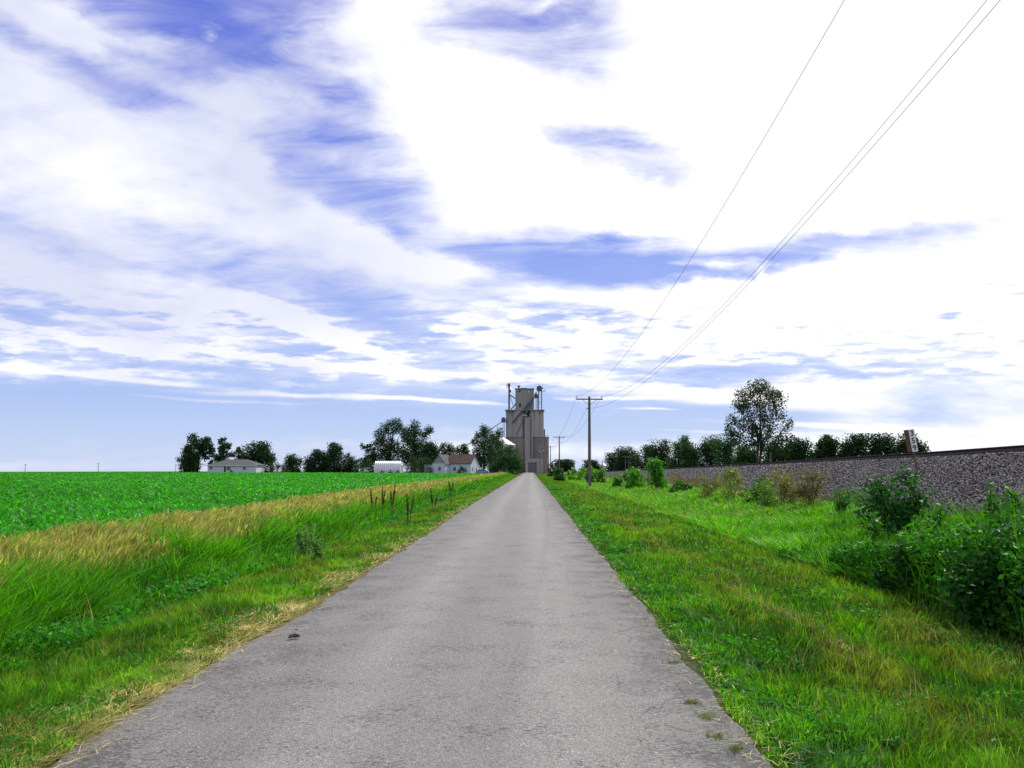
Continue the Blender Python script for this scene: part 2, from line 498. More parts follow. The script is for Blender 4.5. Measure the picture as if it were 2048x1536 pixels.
def road_material():
    m, t, bs, out = mat_new('chip_seal_road')
    L = t.links.new
    tc = nd(t, 'ShaderNodeTexCoord')
    sp = nd(t, 'ShaderNodeSeparateXYZ'); L(tc.outputs['Object'], sp.inputs[0])
    # fine aggregate
    v = nd(t, 'ShaderNodeTexVoronoi'); v.inputs['Scale'].default_value = 120
    L(tc.outputs['Object'], v.inputs['Vector'])
    vsp = nd(t, 'ShaderNodeSeparateColor'); L(v.outputs['Color'], vsp.inputs[0])
    cr = nd(t, 'ShaderNodeValToRGB')
    e = cr.color_ramp.elements
    e[0].position = 0; e[0].color = (.07, .068, .068, 1)
    e[1].position = 1; e[1].color = (.5, .5, .5, 1)
    for p, c in ((.12, .115), (.5, .155), (.88, .195), (.992, .25)):
        q = cr.color_ramp.elements.new(p); q.color = (c * 1.03, c * 1.0, c * .95, 1)
    L(vsp.outputs[0], cr.inputs['Fac'])
    # large mottling
    n = nd(t, 'ShaderNodeTexNoise'); n.inputs['Scale'].default_value = 1.1; n.inputs['Detail'].default_value = 7; n.inputs['Roughness'].default_value = .65
    mpn = nd(t, 'ShaderNodeMapping'); mpn.inputs['Scale'].default_value = (1.4, .12, 1)
    L(tc.outputs['Object'], mpn.inputs['Vector']); L(mpn.outputs[0], n.inputs['Vector'])
    r1 = nd(t, 'ShaderNodeMapRange'); r1.inputs['From Min'].default_value = .3; r1.inputs['From Max'].default_value = .7; r1.inputs['To Min'].default_value = .90; r1.inputs['To Max'].default_value = 1.09
    L(n.outputs['Fac'], r1.inputs['Value'])
    # small dark pits and bled tar, clustered
    n2 = nd(t, 'ShaderNodeTexNoise'); n2.inputs['Scale'].default_value = 38; n2.inputs['Detail'].default_value = 4; n2.inputs['Roughness'].default_value = .7
    mp2 = nd(t, 'ShaderNodeMapping'); mp2.inputs['Scale'].default_value = (.7, 1, 1)
    L(tc.outputs['Object'], mp2.inputs['Vector']); L(mp2.outputs[0], n2.inputs['Vector'])
    n3 = nd(t, 'ShaderNodeTexNoise'); n3.inputs['Scale'].default_value = 1.7; n3.inputs['Detail'].default_value = 3
    L(tc.outputs['Object'], n3.inputs['Vector'])
    s = mth(t, 'ADD', n2.outputs['Fac'], mth(t, 'MULTIPLY', n3.outputs['Fac'], .45))
    # right and left shoulders more broken
    edge = mth(t, 'ABSOLUTE', mth(t, 'ADD', sp.outputs[0], .45))
    er = nd(t, 'ShaderNodeMapRange'); er.inputs['From Min'].default_value = .9; er.inputs['From Max'].default_value = 2.1; er.inputs['To Min'].default_value = 0; er.inputs['To Max'].default_value = .09
    L(edge, er.inputs['Value'])
    rt = nd(t, 'ShaderNodeMapRange'); rt.inputs['From Min'].default_value = .6; rt.inputs['From Max'].default_value = 1.3; rt.inputs['To Min'].default_value = 0; rt.inputs['To Max'].default_value = .05
    L(sp.outputs[0], rt.inputs['Value'])
    s = mth(t, 'ADD', mth(t, 'ADD', s, er.outputs[0]), rt.outputs[0])
    pr = nd(t, 'ShaderNodeMapRange'); pr.inputs['From Min'].default_value = .80; pr.inputs['From Max'].default_value = .91; pr.inputs['To Min'].default_value = 1.02; pr.inputs['To Max'].default_value = .45
    L(s, pr.inputs['Value'])
    # worn, paler wheel tracks
    w1 = mth(t, 'ABSOLUTE', mth(t, 'SUBTRACT', mth(t, 'ABSOLUTE', mth(t, 'ADD', sp.outputs[0], .55)), .78))
    wr = nd(t, 'ShaderNodeMapRange', interpolation_type='SMOOTHSTEP'); wr.inputs['From Min'].default_value = .05; wr.inputs['From Max'].default_value = .55; wr.inputs['To Min'].default_value = 1.2; wr.inputs['To Max'].default_value = 1.0
    L(w1, wr.inputs['Value'])
    k = mth(t, 'MULTIPLY', mth(t, 'MULTIPLY', r1.outputs[0], pr.outputs[0]), wr.outputs[0])
    # dark ragged strip at the right margin
    dr = nd(t, 'ShaderNodeMapRange', interpolation_type='SMOOTHSTEP'); dr.inputs['From Min'].default_value = .7; dr.inputs['From Max'].default_value = 1.35; dr.inputs['To Min'].default_value = 1; dr.inputs['To Max'].default_value = .74
    L(mth(t, 'ADD', sp.outputs[0], mth(t, 'MULTIPLY', mth(t, 'SUBTRACT', n3.outputs['Fac'], .5), .9)), dr.inputs['Value'])
    k = mth(t, 'MULTIPLY', k, dr.outputs[0])
    # short cracks in the crumbling right margin and a few in the lane
    wv = nd(t, 'ShaderNodeVectorMath', operation='MULTIPLY_ADD')
    L(n.outputs['Color'], wv.inputs[0]); wv.inputs[1].default_value = (.5, .5, 0); L(tc.outputs['Object'], wv.inputs[2])
    cv = nd(t, 'ShaderNodeTexVoronoi', feature='DISTANCE_TO_EDGE'); cv.inputs['Scale'].default_value = 1.9
    L(wv.outputs[0], cv.inputs['Vector'])
    ck = nd(t, 'ShaderNodeMapRange'); ck.inputs['From Min'].default_value = .004; ck.inputs['From Max'].default_value = .018; ck.inputs['To Min'].default_value = .35; ck.inputs['To Max'].default_value = 1
    L(cv.outputs['Distance'], ck.inputs['Value'])
    cm = nd(t, 'ShaderNodeMapRange', interpolation_type='SMOOTHSTEP'); cm.inputs['From Min'].default_value = .55; cm.inputs['From Max'].default_value = .95
    L(mth(t, 'ADD', sp.outputs[0], mth(t, 'MULTIPLY', mth(t, 'SUBTRACT', n3.outputs['Fac'], .5), 1.2)), cm.inputs['Value'])
    crk = mth(t, 'SUBTRACT', 1.0, mth(t, 'MULTIPLY', mth(t, 'SUBTRACT', 1.0, ck.outputs[0]), cm.outputs[0]))
    k = mth(t, 'MULTIPLY', k, crk)
    sc = nd(t, 'ShaderNodeVectorMath', operation='SCALE'); L(cr.outputs['Color'], sc.inputs[0]); L(k, sc.inputs['Scale'])
    L(sc.outputs[0], bs.inputs['Base Color'])
    bs.inputs['Roughness'].default_value = .7
    bs.inputs['Specular IOR Level'].default_value = .35
    b = nd(t, 'ShaderNodeBump'); b.inputs['Strength'].default_value = .8; b.inputs['Distance'].default_value = .008
    hh = mth(t, 'ADD', mth(t, 'MULTIPLY', v.outputs['Distance'], .6), mth(t, 'MULTIPLY', pr.outputs[0], .8))
    L(hh, b.inputs['Height']); L(b.outputs[0], bs.inputs['Normal'])
    return m


# ---------------------------------------------------------------- terrain
RY = [-60, 0, 20, 44, 80, 225, 370, 500, 900, 4000]
RZ = [0, 0, .02, .15, .24, .60, 1.0, 1.05, .8, -4]
TY = [-60, 0, 26, 33, 44, 56, 97, 167, 250, 370, 800]
TZ = [2.8, 2.66, 2.44, 2.36, 2.29, 2.18, 1.92, 1.62, 1.58, 1.6, 1.6]   # rail head height
LX = [-4000, -400, -150, -60, -14, -9.2, -8.0, -6.6, -5.5, -4.6, -3.3, -2.66]
LZ = [-6, .35, .42, .26, .07, .03, -.05, -.22, -.38, -.2, -.045, -.015]
RX = [1.35, 2.4, 4.6, 5.6, 7.0, 9.0, 11.2, 14, 22, 26, 60, 4000]
RO = [-.015, -.05, -.14, -.24, -.26, -.08, .16, .1, -.1, 0, .1, -4]


def road_z(y): return np.interp(y, RY, RZ)
def rail_z(y): return np.interp(y, TY, TZ)


def ground_z(x, y):
    x = np.asarray(x, float); y = np.asarray(y, float)
    z = road_z(y) + np.where(x < -.6, np.interp(x, LX, LZ), np.interp(x, RX, RO))
    onroad = (x > -2.66) & (x < 1.35)
    z = np.where(onroad, road_z(y) - .02, z)
    # the field crests gently and falls away to the far left
    z = z - np.where(x < -120, ((-x - 120) / 400) ** 2 * .9, 0) * np.clip(y / 200, 0, 1)
    # right of the road the ground stays low while the road climbs
    z = z - np.where(x > 4, np.clip((x - 4) / 5, 0, 1) * np.clip((y - 50) / 130, 0, 1) * .3 * np.clip((26 - x) / 10, 0, 1), 0)
    rough = ((vnoise(x, y, .9) - .5) * .06 + (vnoise(x, y, .38, 2) - .5) * .05 * np.clip((np.abs(x + .65) - 2.2) / .8, 0, 1)) * (np.abs(x + .65) > 2.1) * (np.abs(x) < 40)
    return z + rough


def gz(x, y): return float(ground_z(x, y))


xs = np.concatenate([-np.geomspace(4000, 30, 26), np.linspace(-28, -10, 25), np.linspace(-9.6, -2.9, 34), [-2.68, -2.62, -1.5, 0, 1.3, 1.36], np.linspace(1.6, 12, 48), np.linspace(12.6, 30, 24), np.geomspace(33, 4000, 26)])
ys = np.concatenate([-np.geomspace(800, 6, 14), np.linspace(-4, 30, 120), np.geomspace(30.5, 420, 110), np.geomspace(440, 6000, 22)])
GX, GY = np.meshgrid(xs, ys)
GZ = ground_z(GX, GY)
nx, ny = len(xs), len(ys)
idx = np.arange(nx * ny).reshape(ny, nx)
gf = np.stack([idx[:-1, :-1], idx[:-1, 1:], idx[1:, 1:], idx[1:, :-1]], -1).reshape(-1, 4)
gc = np.zeros((ny, nx, 3))
green = np.array([.016, .036, .008]); soil = np.array([.055, .045, .042]); fieldc = np.array([.014, .09, .008]); dry = np.array([.16, .13, .05])
gc[:] = green
gc[GX < -8.6] = soil
gc[(GX < -8.6) & (GY > 60)] = (soil * .3 + fieldc * .7)
gc[(GX > 11) & (GX < 24)] = (.12, .10, .10)
gc[(GX > -3.1) & (GX < -2.6)] = dry * .7 + green * .3
gc[(GX > 1.3) & (GX < 1.5)] = (.05, .07, .02)
gc[GY > 420] = (.03, .08, .02)
M_GROUND = ground_material()
g = mesh_obj('ground', np.stack([GX, GY, GZ], -1).reshape(-1, 3), gf, M_GROUND, smooth=True, cols=gc.reshape(-1, 3))
tag(g, kind='structure')

# road sheet
ry = np.concatenate([np.linspace(-12, 40, 500), np.geomspace(40.2, 358, 260)])
ne = 9
rows = []
for y in ry:
    k = .07 if y < 60 else .12
    wl = -2.69 + (fnoise(y, 3.0, .8, 1) - .5) * .22 + (vnoise(y, 9., 6, 2) - .5) * .2
    wr = 1.34 + (fnoise(y, 7.0, .35, 0) - .5) * .12 + (vnoise(y, 5., 6, 3) - .5) * .12
    for i in range(ne):
        x = wl + (wr - wl) * i / (ne - 1)
        crown = .035 * (1 - ((x + .65) / 2.0) ** 2)
        rows.append((x, y, float(road_z(y)) + max(crown, -.004)))
ridx = np.arange(len(ry) * ne).reshape(len(ry), ne)
rf = np.stack([ridx[:-1, :-1], ridx[:-1, 1:], ridx[1:, 1:], ridx[1:, :-1]], -1).reshape(-1, 4)
r = mesh_obj('road', np.array(rows), rf, road_material(), smooth=True)
tag(r, kind='structure')

# railway embankment
ey = np.concatenate([np.linspace(-15, 70, 240), np.geomspace(71, 700, 90)])
prof = [(11.0, None, 0), (11.7, None, .22), (12.6, None, .48), (13.5, None, .76), (14.25, None, 1.0), (14.4, 0, 1), (16.2, 0, 1), (18.1, 0, 1), (18.4, None, 1.0), (20, None, .5), (21.8, None, 0)]
ev = []
for y in ey:
    top = float(rail_z(y)) - .29
    for (x, fl, k) in prof:
        base = gz(11.2 if x < 16 else 22, y) - .12
        z = base + (top - base) * k
        xx = x
        if fl is None and 0 < k:
            z += (float(vnoise(x * 3, y, .8)) - .5) * .10
            xx += (float(vnoise(x * 5 + 9, y, 1.6, 2)) - .5) * .15
        ev.append((xx, y, z))
eidx = np.arange(len(ey) * len(prof)).reshape(len(ey), len(prof))
ef = np.stack([eidx[:-1, :-1], eidx[:-1, 1:], eidx[1:, 1:], eidx[1:, :-1]], -1).reshape(-1, 4)
M_BED = simple('ballast_bed', (.035, .03, .032), (.10, .09, .09), 16, .95, (1, 1, 1), 1.0, detail=6)
tag(mesh_obj('railway_embankment', np.array(ev), ef, M_BED), kind='structure')


def bank_point(n, y0, y1, pw):
    u = RNG.random(n)
    # density falls with distance
    a = 1 - pw
    y = (y0 ** a + u * (y1 ** a - y0 ** a)) ** (1 / a)
    k = RNG.random(n) ** .9
    x = 11.2 + k * 3.15
    top = rail_z(y) - .29
    base = ground_z(np.full(n, 11.2), y) - .12
    kk = np.interp(x, [p[0] for p in prof[:5]] + [14.4], [p[2] for p in prof[:5]] + [1])
    return x, y, base + (top - base) * kk


def stones():
    n = 82000
    x, y, z = bank_point(n, 9, 190, 1.22)
    s = RNG.uniform(.024, .055, n) * np.clip(y / 24, 1, 3.2) ** .6
    # an irregular six-cornered stone (octahedron with jittered corners)
    base = np.array([(1, 0, 0), (0, 1, 0), (-1, 0, 0), (0, -1, 0), (0, 0, 1), (0, 0, -1)], float)
    tri = np.array([(0, 1, 4), (1, 2, 4), (2, 3, 4), (3, 0, 4), (1, 0, 5), (2, 1, 5), (3, 2, 5), (0, 3, 5)])
    v = base[None] + RNG.uniform(-.42, .42, (n, 6, 3))
    q = RNG.normal(size=(n, 4)); q /= np.linalg.norm(q, axis=1)[:, None]
    w_, a, b, c = q.T
    R = np.stack([1 - 2 * (b * b + c * c), 2 * (a * b - c * w_), 2 * (a * c + b * w_), 2 * (a * b + c * w_), 1 - 2 * (a * a + c * c), 2 * (b * c - a * w_), 2 * (a * c - b * w_), 2 * (b * c + a * w_), 1 - 2 * (a * a + b * b)], -1).reshape(n, 3, 3)
    v = np.einsum('nij,nkj->nki', R, v) * s[:, None, None]
    v += np.stack([x, y, z + s * .25], -1)[:, None]
    f = (tri[None] + (np.arange(n) * 6)[:, None, None]).reshape(-1, 3)
    tone = RNG.uniform(.028, .12, n) * np.where(RNG.random(n) < .08, 1.8, 1) * (.75 + .5 * fnoise(x, y, 2.5, 2))
    col = np.stack([tone * 1.04, tone * .94, tone * .95], -1)
    m, t, bs, out = mat_new('ballast_stone')
    a_ = nd(t, 'ShaderNodeAttribute', attribute_name='col')
    t.links.new(a_.outputs['Color'], bs.inputs['Base Color']); bs.inputs['Roughness'].default_value = .8
    o = mesh_obj('ballast_stones', v.reshape(-1, 3), f, m, cols=np.repeat(col, 6, 0))
    tag(o, 'grey and mauve crushed ballast stones on the embankment slope', 'gravel', kind='stuff')


stones()

# ---------------------------------------------------------------- railway track
M_RAIL = simple('rail_steel', (.045, .032, .028), (.025, .018, .016), 6, .6, metal=.3)
M_TIE = simple('sleeper_wood', (.07, .055, .045), (.035, .03, .028), 5, .9, (1, 1, 1), .4)
trk = empty('railway_track', (15.7, 0, float(rail_z(0)) - .2), 'railway track of rusty steel rails on dark sleepers along the top of the ballast', 'railway track')


def rail_part(x):
    yy = np.concatenate([np.linspace(-15, 100, 60), np.geomspace(105, 690, 40)])
    pr = [(-.07, -.17), (.07, -.17), (.07, -.155), (.012, -.14), (.012, -.045), (.036, -.035), (.036, 0), (-.036, 0), (-.036, -.035), (-.012, -.045), (-.012, -.14), (-.07, -.155)]
    v = []
    for y in yy:
        zr = float(rail_z(y))
        for a, b in pr: v.append((x + a - 15.7, y, zr + b - trk.location.z))
    n = len(pr)
    i = np.arange(len(yy) * n).reshape(len(yy), n)
    j = np.roll(i, -1, 1)
    f = np.stack([i[:-1], j[:-1], j[1:], i[1:]], -1).reshape(-1, 4)
    mesh_obj('rail', np.array(v), f, M_RAIL, trk)


rail_part(15.0); rail_part(16.44)
mb = MB()
y = -14.0
while y < 330:
    zr = float(rail_z(y)) - trk.location.z
    mb.box(14.42 - 15.7, 17.02 - 15.7, y - .11, y + .11, zr - .42, zr - .172)
    y += .62
tag(mb.build('sleepers', M_TIE, trk), kind='stuff')

# ---------------------------------------------------------------- grass and crops
def blades(name, x, y, h, w, lx, ly, c0, c1, segs=2, droop=0.0, mat=M_GRASS, z=None, zoff=0., taper=1.0, wmid=1.0, tuftlean=1.0):
    """thousands of real blades, each a tapered bent strip; c0 colour at foot, c1 at tip"""
    n = len(x)
    z = ground_z(x, y) if z is None else z
    z = z + zoff
    ang = RNG.uniform(0, 2 * np.pi, n)
    # blades stand across their own lean so that they bend like leaves
    wx, wy = np.cos(ang), np.sin(ang)
    vr = (RNG.uniform(.6, 1.35, n) * (.45 + 1.1 * vnoise(x, y, .11, 1)))[:, None]
    lx = lx + (vnoise(x, y, .17, 0) - .5) * 1.5 * tuftlean; ly = ly + (vnoise(x, y, .17, 3) - .5) * 1.5 * tuftlean
    c0 = c0 * vr; c1 = c1 * vr
    V = []; C = []
    for i in range(segs + 1):
        t = i / segs
        px = x + lx * h * (t ** 1.6); py = y + ly * h * (t ** 1.6)
        pz = z + h * (t - droop * t * t)
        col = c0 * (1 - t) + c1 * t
        if i < segs:
            ww = w * (wmid if i > 0 else 1.0) * (1 - .25 * t) * .5
            V += [np.stack([px - wx * ww, py - wy * ww, pz], -1), np.stack([px + wx * ww, py + wy * ww, pz], -1)]
            C += [col, col]
        else:
            V.append(np.stack([px, py, pz], -1)); C.append(col)
    k = 2 * segs + 1
    V = np.stack(V, 1).reshape(-1, 3); C = np.stack(C, 1).reshape(-1, 3)
    b = (np.arange(n) * k)[:, None]
    F = []
    for i in range(segs - 1):
        F.append(np.concatenate([b + 2 * i, b + 2 * i + 1, b + 2 * i + 3], 1)); F.append(np.concatenate([b + 2 * i, b + 2 * i + 3, b + 2 * i + 2], 1))
    i = segs - 1
    F.append(np.concatenate([b + 2 * i, b + 2 * i + 1, b + 2 * segs], 1))
    return V, np.stack(F, 1).reshape(-1, 3), C


def joined(name, packs, mat, label, cat):
    V, F, C = [], [], []
    o = 0
    for v, f, c in packs:
        V.append(v); F.append(f + o); C.append(c); o += len(v)
    ob = mesh_obj(name, np.concatenate(V), np.concatenate(F), mat, cols=np.concatenate(C))
    return tag(ob, label, cat, kind='stuff')


def strip(n, x0, x1, y0, y1, p):
    """n points; number per square metre ~ y^-p (fewer, larger blades farther off)"""
    a = 1 - p
    u = RNG.random(n)
    y = ((y0 ** a) + u * (y1 ** a - y0 ** a)) ** (1 / a)
    x = RNG.uniform(x0, x1, n)
    return x, y


def mixc(a, b, t):
    return np.asarray(a)[None] * (1 - t[:, None]) + np.asarray(b)[None] * t[:, None]


def lod(y, y0=6., p=.8, mx=9): return np.clip(y / y0, 1, None) ** p if mx is None else np.clip(np.clip(y / y0, 1, None) ** p, 1, mx)


def leaf_cloud(P, size, c0, c1, flat=.0, jitter=.25, aspect=2.0):
    """P (n,3) centres -> pointed leaf quads in random orientation"""
    n = len(P)
    a = RNG.normal(size=(n, 3)); a[:, 2] *= (1 - flat); a /= np.linalg.norm(a, axis=1)[:, None]
    b = RNG.normal(size=(n, 3)); b[:, 2] *= (1 - flat); b -= a * (a * b).sum(1)[:, None]; b /= np.linalg.norm(b, axis=1)[:, None]
    s = size * RNG.uniform(1 - jitter, 1 + jitter, n)
    a = a * (s * .5)[:, None]; b = b * (s * .5 / aspect)[:, None]
    V = np.stack([P - a, P - b, P + a, P + b], 1).reshape(-1, 3)
    F = np.arange(n * 4).reshape(n, 4)
    col = mixc(c0, c1, RNG.random(n))
    return V, F, np.repeat(col, 4, 0)


def leafy(n, x0, x1, y0, y1, p, hmax, size, c0, c1, thr=.5, k=1, sc=1.2, stretch=2.2):
    """scattered broad leaves of low weeds, in patches"""
    x, y = strip(n, x0, x1, y0, y1, p)
    m = fnoise(x, y, sc, k) > thr
    x, y = x[m], y[m]
    n = len(x)
    hm = hmax * (.3 + .9 * vnoise(x, y, .5, 2))
    P = np.stack([x, y, ground_z(x, y) + hm * RNG.random(n) ** .7], -1)
    V, F, C = leaf_cloud(P, 1.0, c0, c1, flat=.35, aspect=stretch)
    V = np.repeat(P, 4, 0) + (V - np.repeat(P, 4, 0)) * np.repeat(size * lod(y, 6, .75), 4)[:, None]
    return V, np.concatenate([F[:, [0, 1, 2]], F[:, [0, 2, 3]]]), C * np.repeat(RNG.uniform(.6, 1.3, n), 4)[:, None]


def dead_stems(n, x0, x1, y0, y1, p, h0, h1, w=.003):
    x, y = strip(n, x0, x1, y0, y1, p)
    n = len(x)
    c = mixc((.22, .17, .07), (.42, .34, .15), RNG.random(n))
    return blades('', x, y, RNG.uniform(h0, h1, n), w * lod(y, 5, .9), RNG.normal(0, .3, n), RNG.normal(0, .3, n), c, c, droop=.05)


GREEN_D = (.020, .13, .005); GREEN_M = (.055, .22, .010); GREEN_L = (.20, .52, .010); YEL = (.26, .27, .03); TAN = (.42, .38, .13); CLOV = (.014, .17, .010)

# mown verge on the left
packs = []
n = 150000
x, y = strip(n, -5.1, -2.72, 2.6, 230, 1.55)
edge = -2.68 - fnoise(x * 2, y, .6, 2) * .45
k = x < edge + .25 * RNG.random(n)
x, y = x[k], y[k]; n = len(x)
pa = fnoise(x, y, 1.1, 0); pb = fnoise(x, y, .5, 3)
near = np.clip((x + 4.0) / 1.0, 0, 1)
tuft = vnoise(x, y, .16, 2)
h = RNG.uniform(.04, .13, n) * (1.25 - .5 * near) * (.35 + .6 * pa + .75 * tuft)
c = mixc(GREEN_D, GREEN_L, np.clip(pa * 1.5 - .35 + RNG.normal(0, .2, n), 0, 1))
yel = np.clip(.10 + (pb - .52) * 3 + (vnoise(x, y, .2, 0) - .5) * .8 + .2 * (np.abs(x + 4.3) < .35) + RNG.normal(0, .3, n), 0, 1)
c = c * (1 - yel[:, None] * .65) + mixc(YEL, (.34, .24, .06), RNG.random(n)) * yel[:, None] * .65
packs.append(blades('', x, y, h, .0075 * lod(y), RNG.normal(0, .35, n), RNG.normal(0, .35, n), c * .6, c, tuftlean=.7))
# clover patches: broad low leaves
x, y = strip(60000, -4.8, -2.95, 2.6, 120, 1.6)
k = fnoise(x, y, 1.3, 1) > .5
x, y = x[k], y[k]; n = len(x)
packs.append(blades('', x, y, RNG.uniform(.03, .08, n), .014 * lod(y, 6, .7), RNG.normal(0, .9, n), RNG.normal(0, .9, n), np.tile(np.array(CLOV) * .7, (n, 1)), mixc(CLOV, (.04, .22, .02), RNG.random(n)), segs=2, droop=.3, wmid=1.5))
packs.append(leafy(30000, -5.0, -3.0, 2.8, 90, 1.55, .10, .035, (.012, .13, .010), (.07, .34, .015), .46))
packs.append(dead_stems(1800, -5.0, -2.8, 2.8, 60, 1.6, .06, .22))
joined('mown_grass', packs, M_GRASS, 'short mown green grass and clover verge between the left ditch and the straw', 'grass')

# straw litter on the left edge
n = 60000
x, y = strip(n, -3.8, -2.5, 2.6, 75, 1.62)
ctr = -3.02 + (fnoise(y, y * 0 + 4, 2.0, 1) - .5) * .35
k = np.abs(x - ctr) < .42 * (.3 + RNG.random(n)) * np.clip(1.4 - y / 45, .35, 1)
k &= fnoise(x, y, .5, 3) + .06 * (y < 14) + .22 * RNG.random(n) > .52
k &= (x < -2.72) | (RNG.random(len(x)) < .08)
x, y = x[k], y[k]; n = len(x)
a = RNG.normal(1.2, .7, n)
ln = RNG.uniform(.08, .3, n)
hh = RNG.uniform(.012, .08, n)
packs = [blades('', x, y, hh, .0045 * lod(y, 5, .9), np.cos(a) * ln / hh, np.sin(a) * ln / hh, np.tile((.42, .35, .12), (n, 1)), mixc((.66, .55, .16), (.38, .31, .07), RNG.random(n)), segs=2, droop=.7, mat=M_STRAW, tuftlean=0, z=np.where(x > -2.64, road_z(y) + .004, ground_z(x, y) + .03 * RNG.random(n)), zoff=.012)]
n = 1500
x, y = strip(n, 1.2, 1.55, 2.6, 60, 1.5)
a = RNG.uniform(0, 6.28, n); ln = RNG.uniform(.04, .16, n); hh = RNG.uniform(.01, .04, n)
packs.append(blades('', x, y, hh, .004 * lod(y, 5, .9), np.cos(a) * ln / hh, np.sin(a) * ln / hh, np.tile((.5, .40, .16), (n, 1)), np.tile((.62, .5, .2), (n, 1)), segs=2, droop=.6, z=road_z(y), zoff=.012))
joined('cut_straw', packs, M_STRAW, 'pale cut straw and dead grass scattered along both edges of the road', 'straw')

# green ditch grass on the left
packs = []
n = 150000
x, y = strip(n, -8.6, -4.5, 3.0, 300, 1.45)
pa = fnoise(x, y, 1.6, 2)
front = -4.75 + (fnoise(y, y * 0, 2.2, 3) - .5) * .9
k = (x < front) & ((x > -7.2) | (RNG.random(n) < .25))
x, y, pa = x[k], y[k], pa[k]; n = len(x)
d = np.clip((-4.9 - x) / .9, 0, 1)
tuft = vnoise(x, y, .45, 1)
h = (.18 + .46 * d) * RNG.uniform(.5, 1.3, n) * (.15 + 1.15 * pa + .55 * tuft)
c = mixc((.014, .13, .005), (.14, .46, .010), np.clip(.0 + pa * .9 + RNG.normal(0, .22, n), 0, 1))
packs.append(blades('', x, y, h, .012 * lod(y, 7, .75), RNG.normal(.15, .30, n), RNG.normal(-.05, .28, n), c * .6, c, segs=3, droop=.2, tuftlean=.8))
packs.append(leafy(36000, -6.8, -4.6, 3.5, 90, 1.45, .38, .055, (.010, .12, .008), (.06, .33, .015), .5, 3, 1.6, 3.0))
packs.append(dead_stems(1500, -7.5, -4.9, 4, 70, 1.5, .3, .7))
joined('ditch_grass', packs, M_GRASS, 'long lush green grass filling the left ditch', 'grass')

# tan seeding grass
packs = []
n = 200000
x, y = strip(n, -8.9, -6.1, 4.0, 365, 1.34)
pa = fnoise(x, y, 1.8, 1)
k = RNG.random(n) < np.clip((-6.3 - x) / 1.3, .0, 1) * np.clip((x + 9.0) / .5, 0, 1) * np.clip(.6 + .8 * pa, 0, 1) * np.clip(y / 14, .6, 1)
x, y, pa = x[k], y[k], pa[k]; n = len(x)
h = RNG.uniform(.50, .80, n) * (.8 + .3 * pa)
tn = np.clip(.85 + RNG.normal(0, .2, n), 0, 1)
tip = mixc(GREEN_L, TAN, tn)
bs_ = mixc((.035, .16, .010), (.22, .22, .05), np.clip(RNG.normal(.25, .3, n), 0, 1))
packs.append(blades('', x, y, h, .006 * lod(y, 8, .8), RNG.normal(.30, .14, n), RNG.normal(.05, .15, n), bs_, tip, segs=3, droop=.12, wmid=1.15, tuftlean=.4))
# feathery seed heads
sel = RNG.random(n) < .4
m_ = sel.sum()
hx = x[sel] + .30 * h[sel] * .7; hy = y[sel]; hz = ground_z(x[sel], y[sel]) + h[sel] * .74
packs.append(blades('', hx, hy, RNG.uniform(.10, .20, m_), .013 * lod(y[sel], 9, .76), RNG.normal(.45, .2, m_), RNG.normal(0, .25, m_), np.tile(np.array(TAN) * .9, (m_, 1)), mixc(TAN, (.42, .39, .17), RNG.random(m_)), segs=2, droop=.1, z=hz, wmid=1.4))
joined('tan_seed_grass', packs, M_GRASS, 'tall tan seeding grass leaning along the edge of the green field', 'grass')

# crop field
packs = []
def polar(n, r0, r1, p, a0, a1):
    a = 2 - p
    u = RNG.random(n)
    r = (r0 ** a + u * (r1 ** a - r0 ** a)) ** (1 / a)
    th = RNG.uniform(a0, a1, n)
    return -np.sin(th) * r, np.cos(th) * r, r


n = 330000
x, y, r = polar(n, 9.5, 420, 1.62, .02, 1.25)
k = (x < -9.0 + .25 * RNG.random(n)) & (y > 2) & (y < 262 + .0 * x)
# sparse patch of bare soil at the near left, thin rows
bare = (fnoise(x, y, 2.6, 1) > .60) & (r < 24) & (x > -13)
k &= ~(bare & (RNG.random(n) < .8))
x, y, r = x[k], y[k], r[k]; n = len(x)
# sow in rows running away from the road
row = np.round(x / .76) * .76
x = np.where(r < 60, row + RNG.normal(0, .17, n), x)
x = np.minimum(x, -8.9)
pa = fnoise(x, y, 5, 0)
sc = lod(r, 14, .62)
h = RNG.uniform(.22, .42, n) * (.85 + .3 * pa)
c = mixc((.028, .23, .004), (.055, .42, .006), np.clip(pa * 1.2 - .1 + RNG.normal(0, .25, n), 0, 1))
a = RNG.uniform(0, 6.28, n); lr = RNG.uniform(.25, 1.1, n)
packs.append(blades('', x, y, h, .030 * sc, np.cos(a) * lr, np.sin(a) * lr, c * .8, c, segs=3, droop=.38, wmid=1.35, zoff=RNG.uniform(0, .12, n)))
joined('field_crop', packs, M_CROP, 'broad glossy green crop leaves covering the field left of the road', 'crop')

# mown verge on the right
packs = []
n = 210000
x, y = strip(n, 1.25, 5.9, 2.6, 260, 1.5)
edge = 1.28 + fnoise(x * 2, y, .7, 1) * .22
right = 5.15 + (fnoise(y, y * 0 + 2, 3., 1) - .5) * .8
k = (x > edge) & (x < right)
x, y = x[k], y[k]; n = len(x)
pa = fnoise(x, y, 1.2, 2); pb = fnoise(x, y * .35, .55, 0); pc = fnoise(x * 1.6, y * .6, 1.9, 3)
tuft = vnoise(x, y, .17, 2)
h = RNG.uniform(.04, .15, n) * np.clip((x - 1.0) / 1.4, .5, 1) * (.25 + .7 * pa + .8 * tuft)
c = mixc(GREEN_D, GREEN_L, np.clip(pa * 1.4 - .3 + RNG.normal(0, .22, n), 0, 1))
strp = np.exp(-((x - 3.05 - (vnoise(y, y * 0, 3, 1) - .5) * .5) / .28) ** 2)
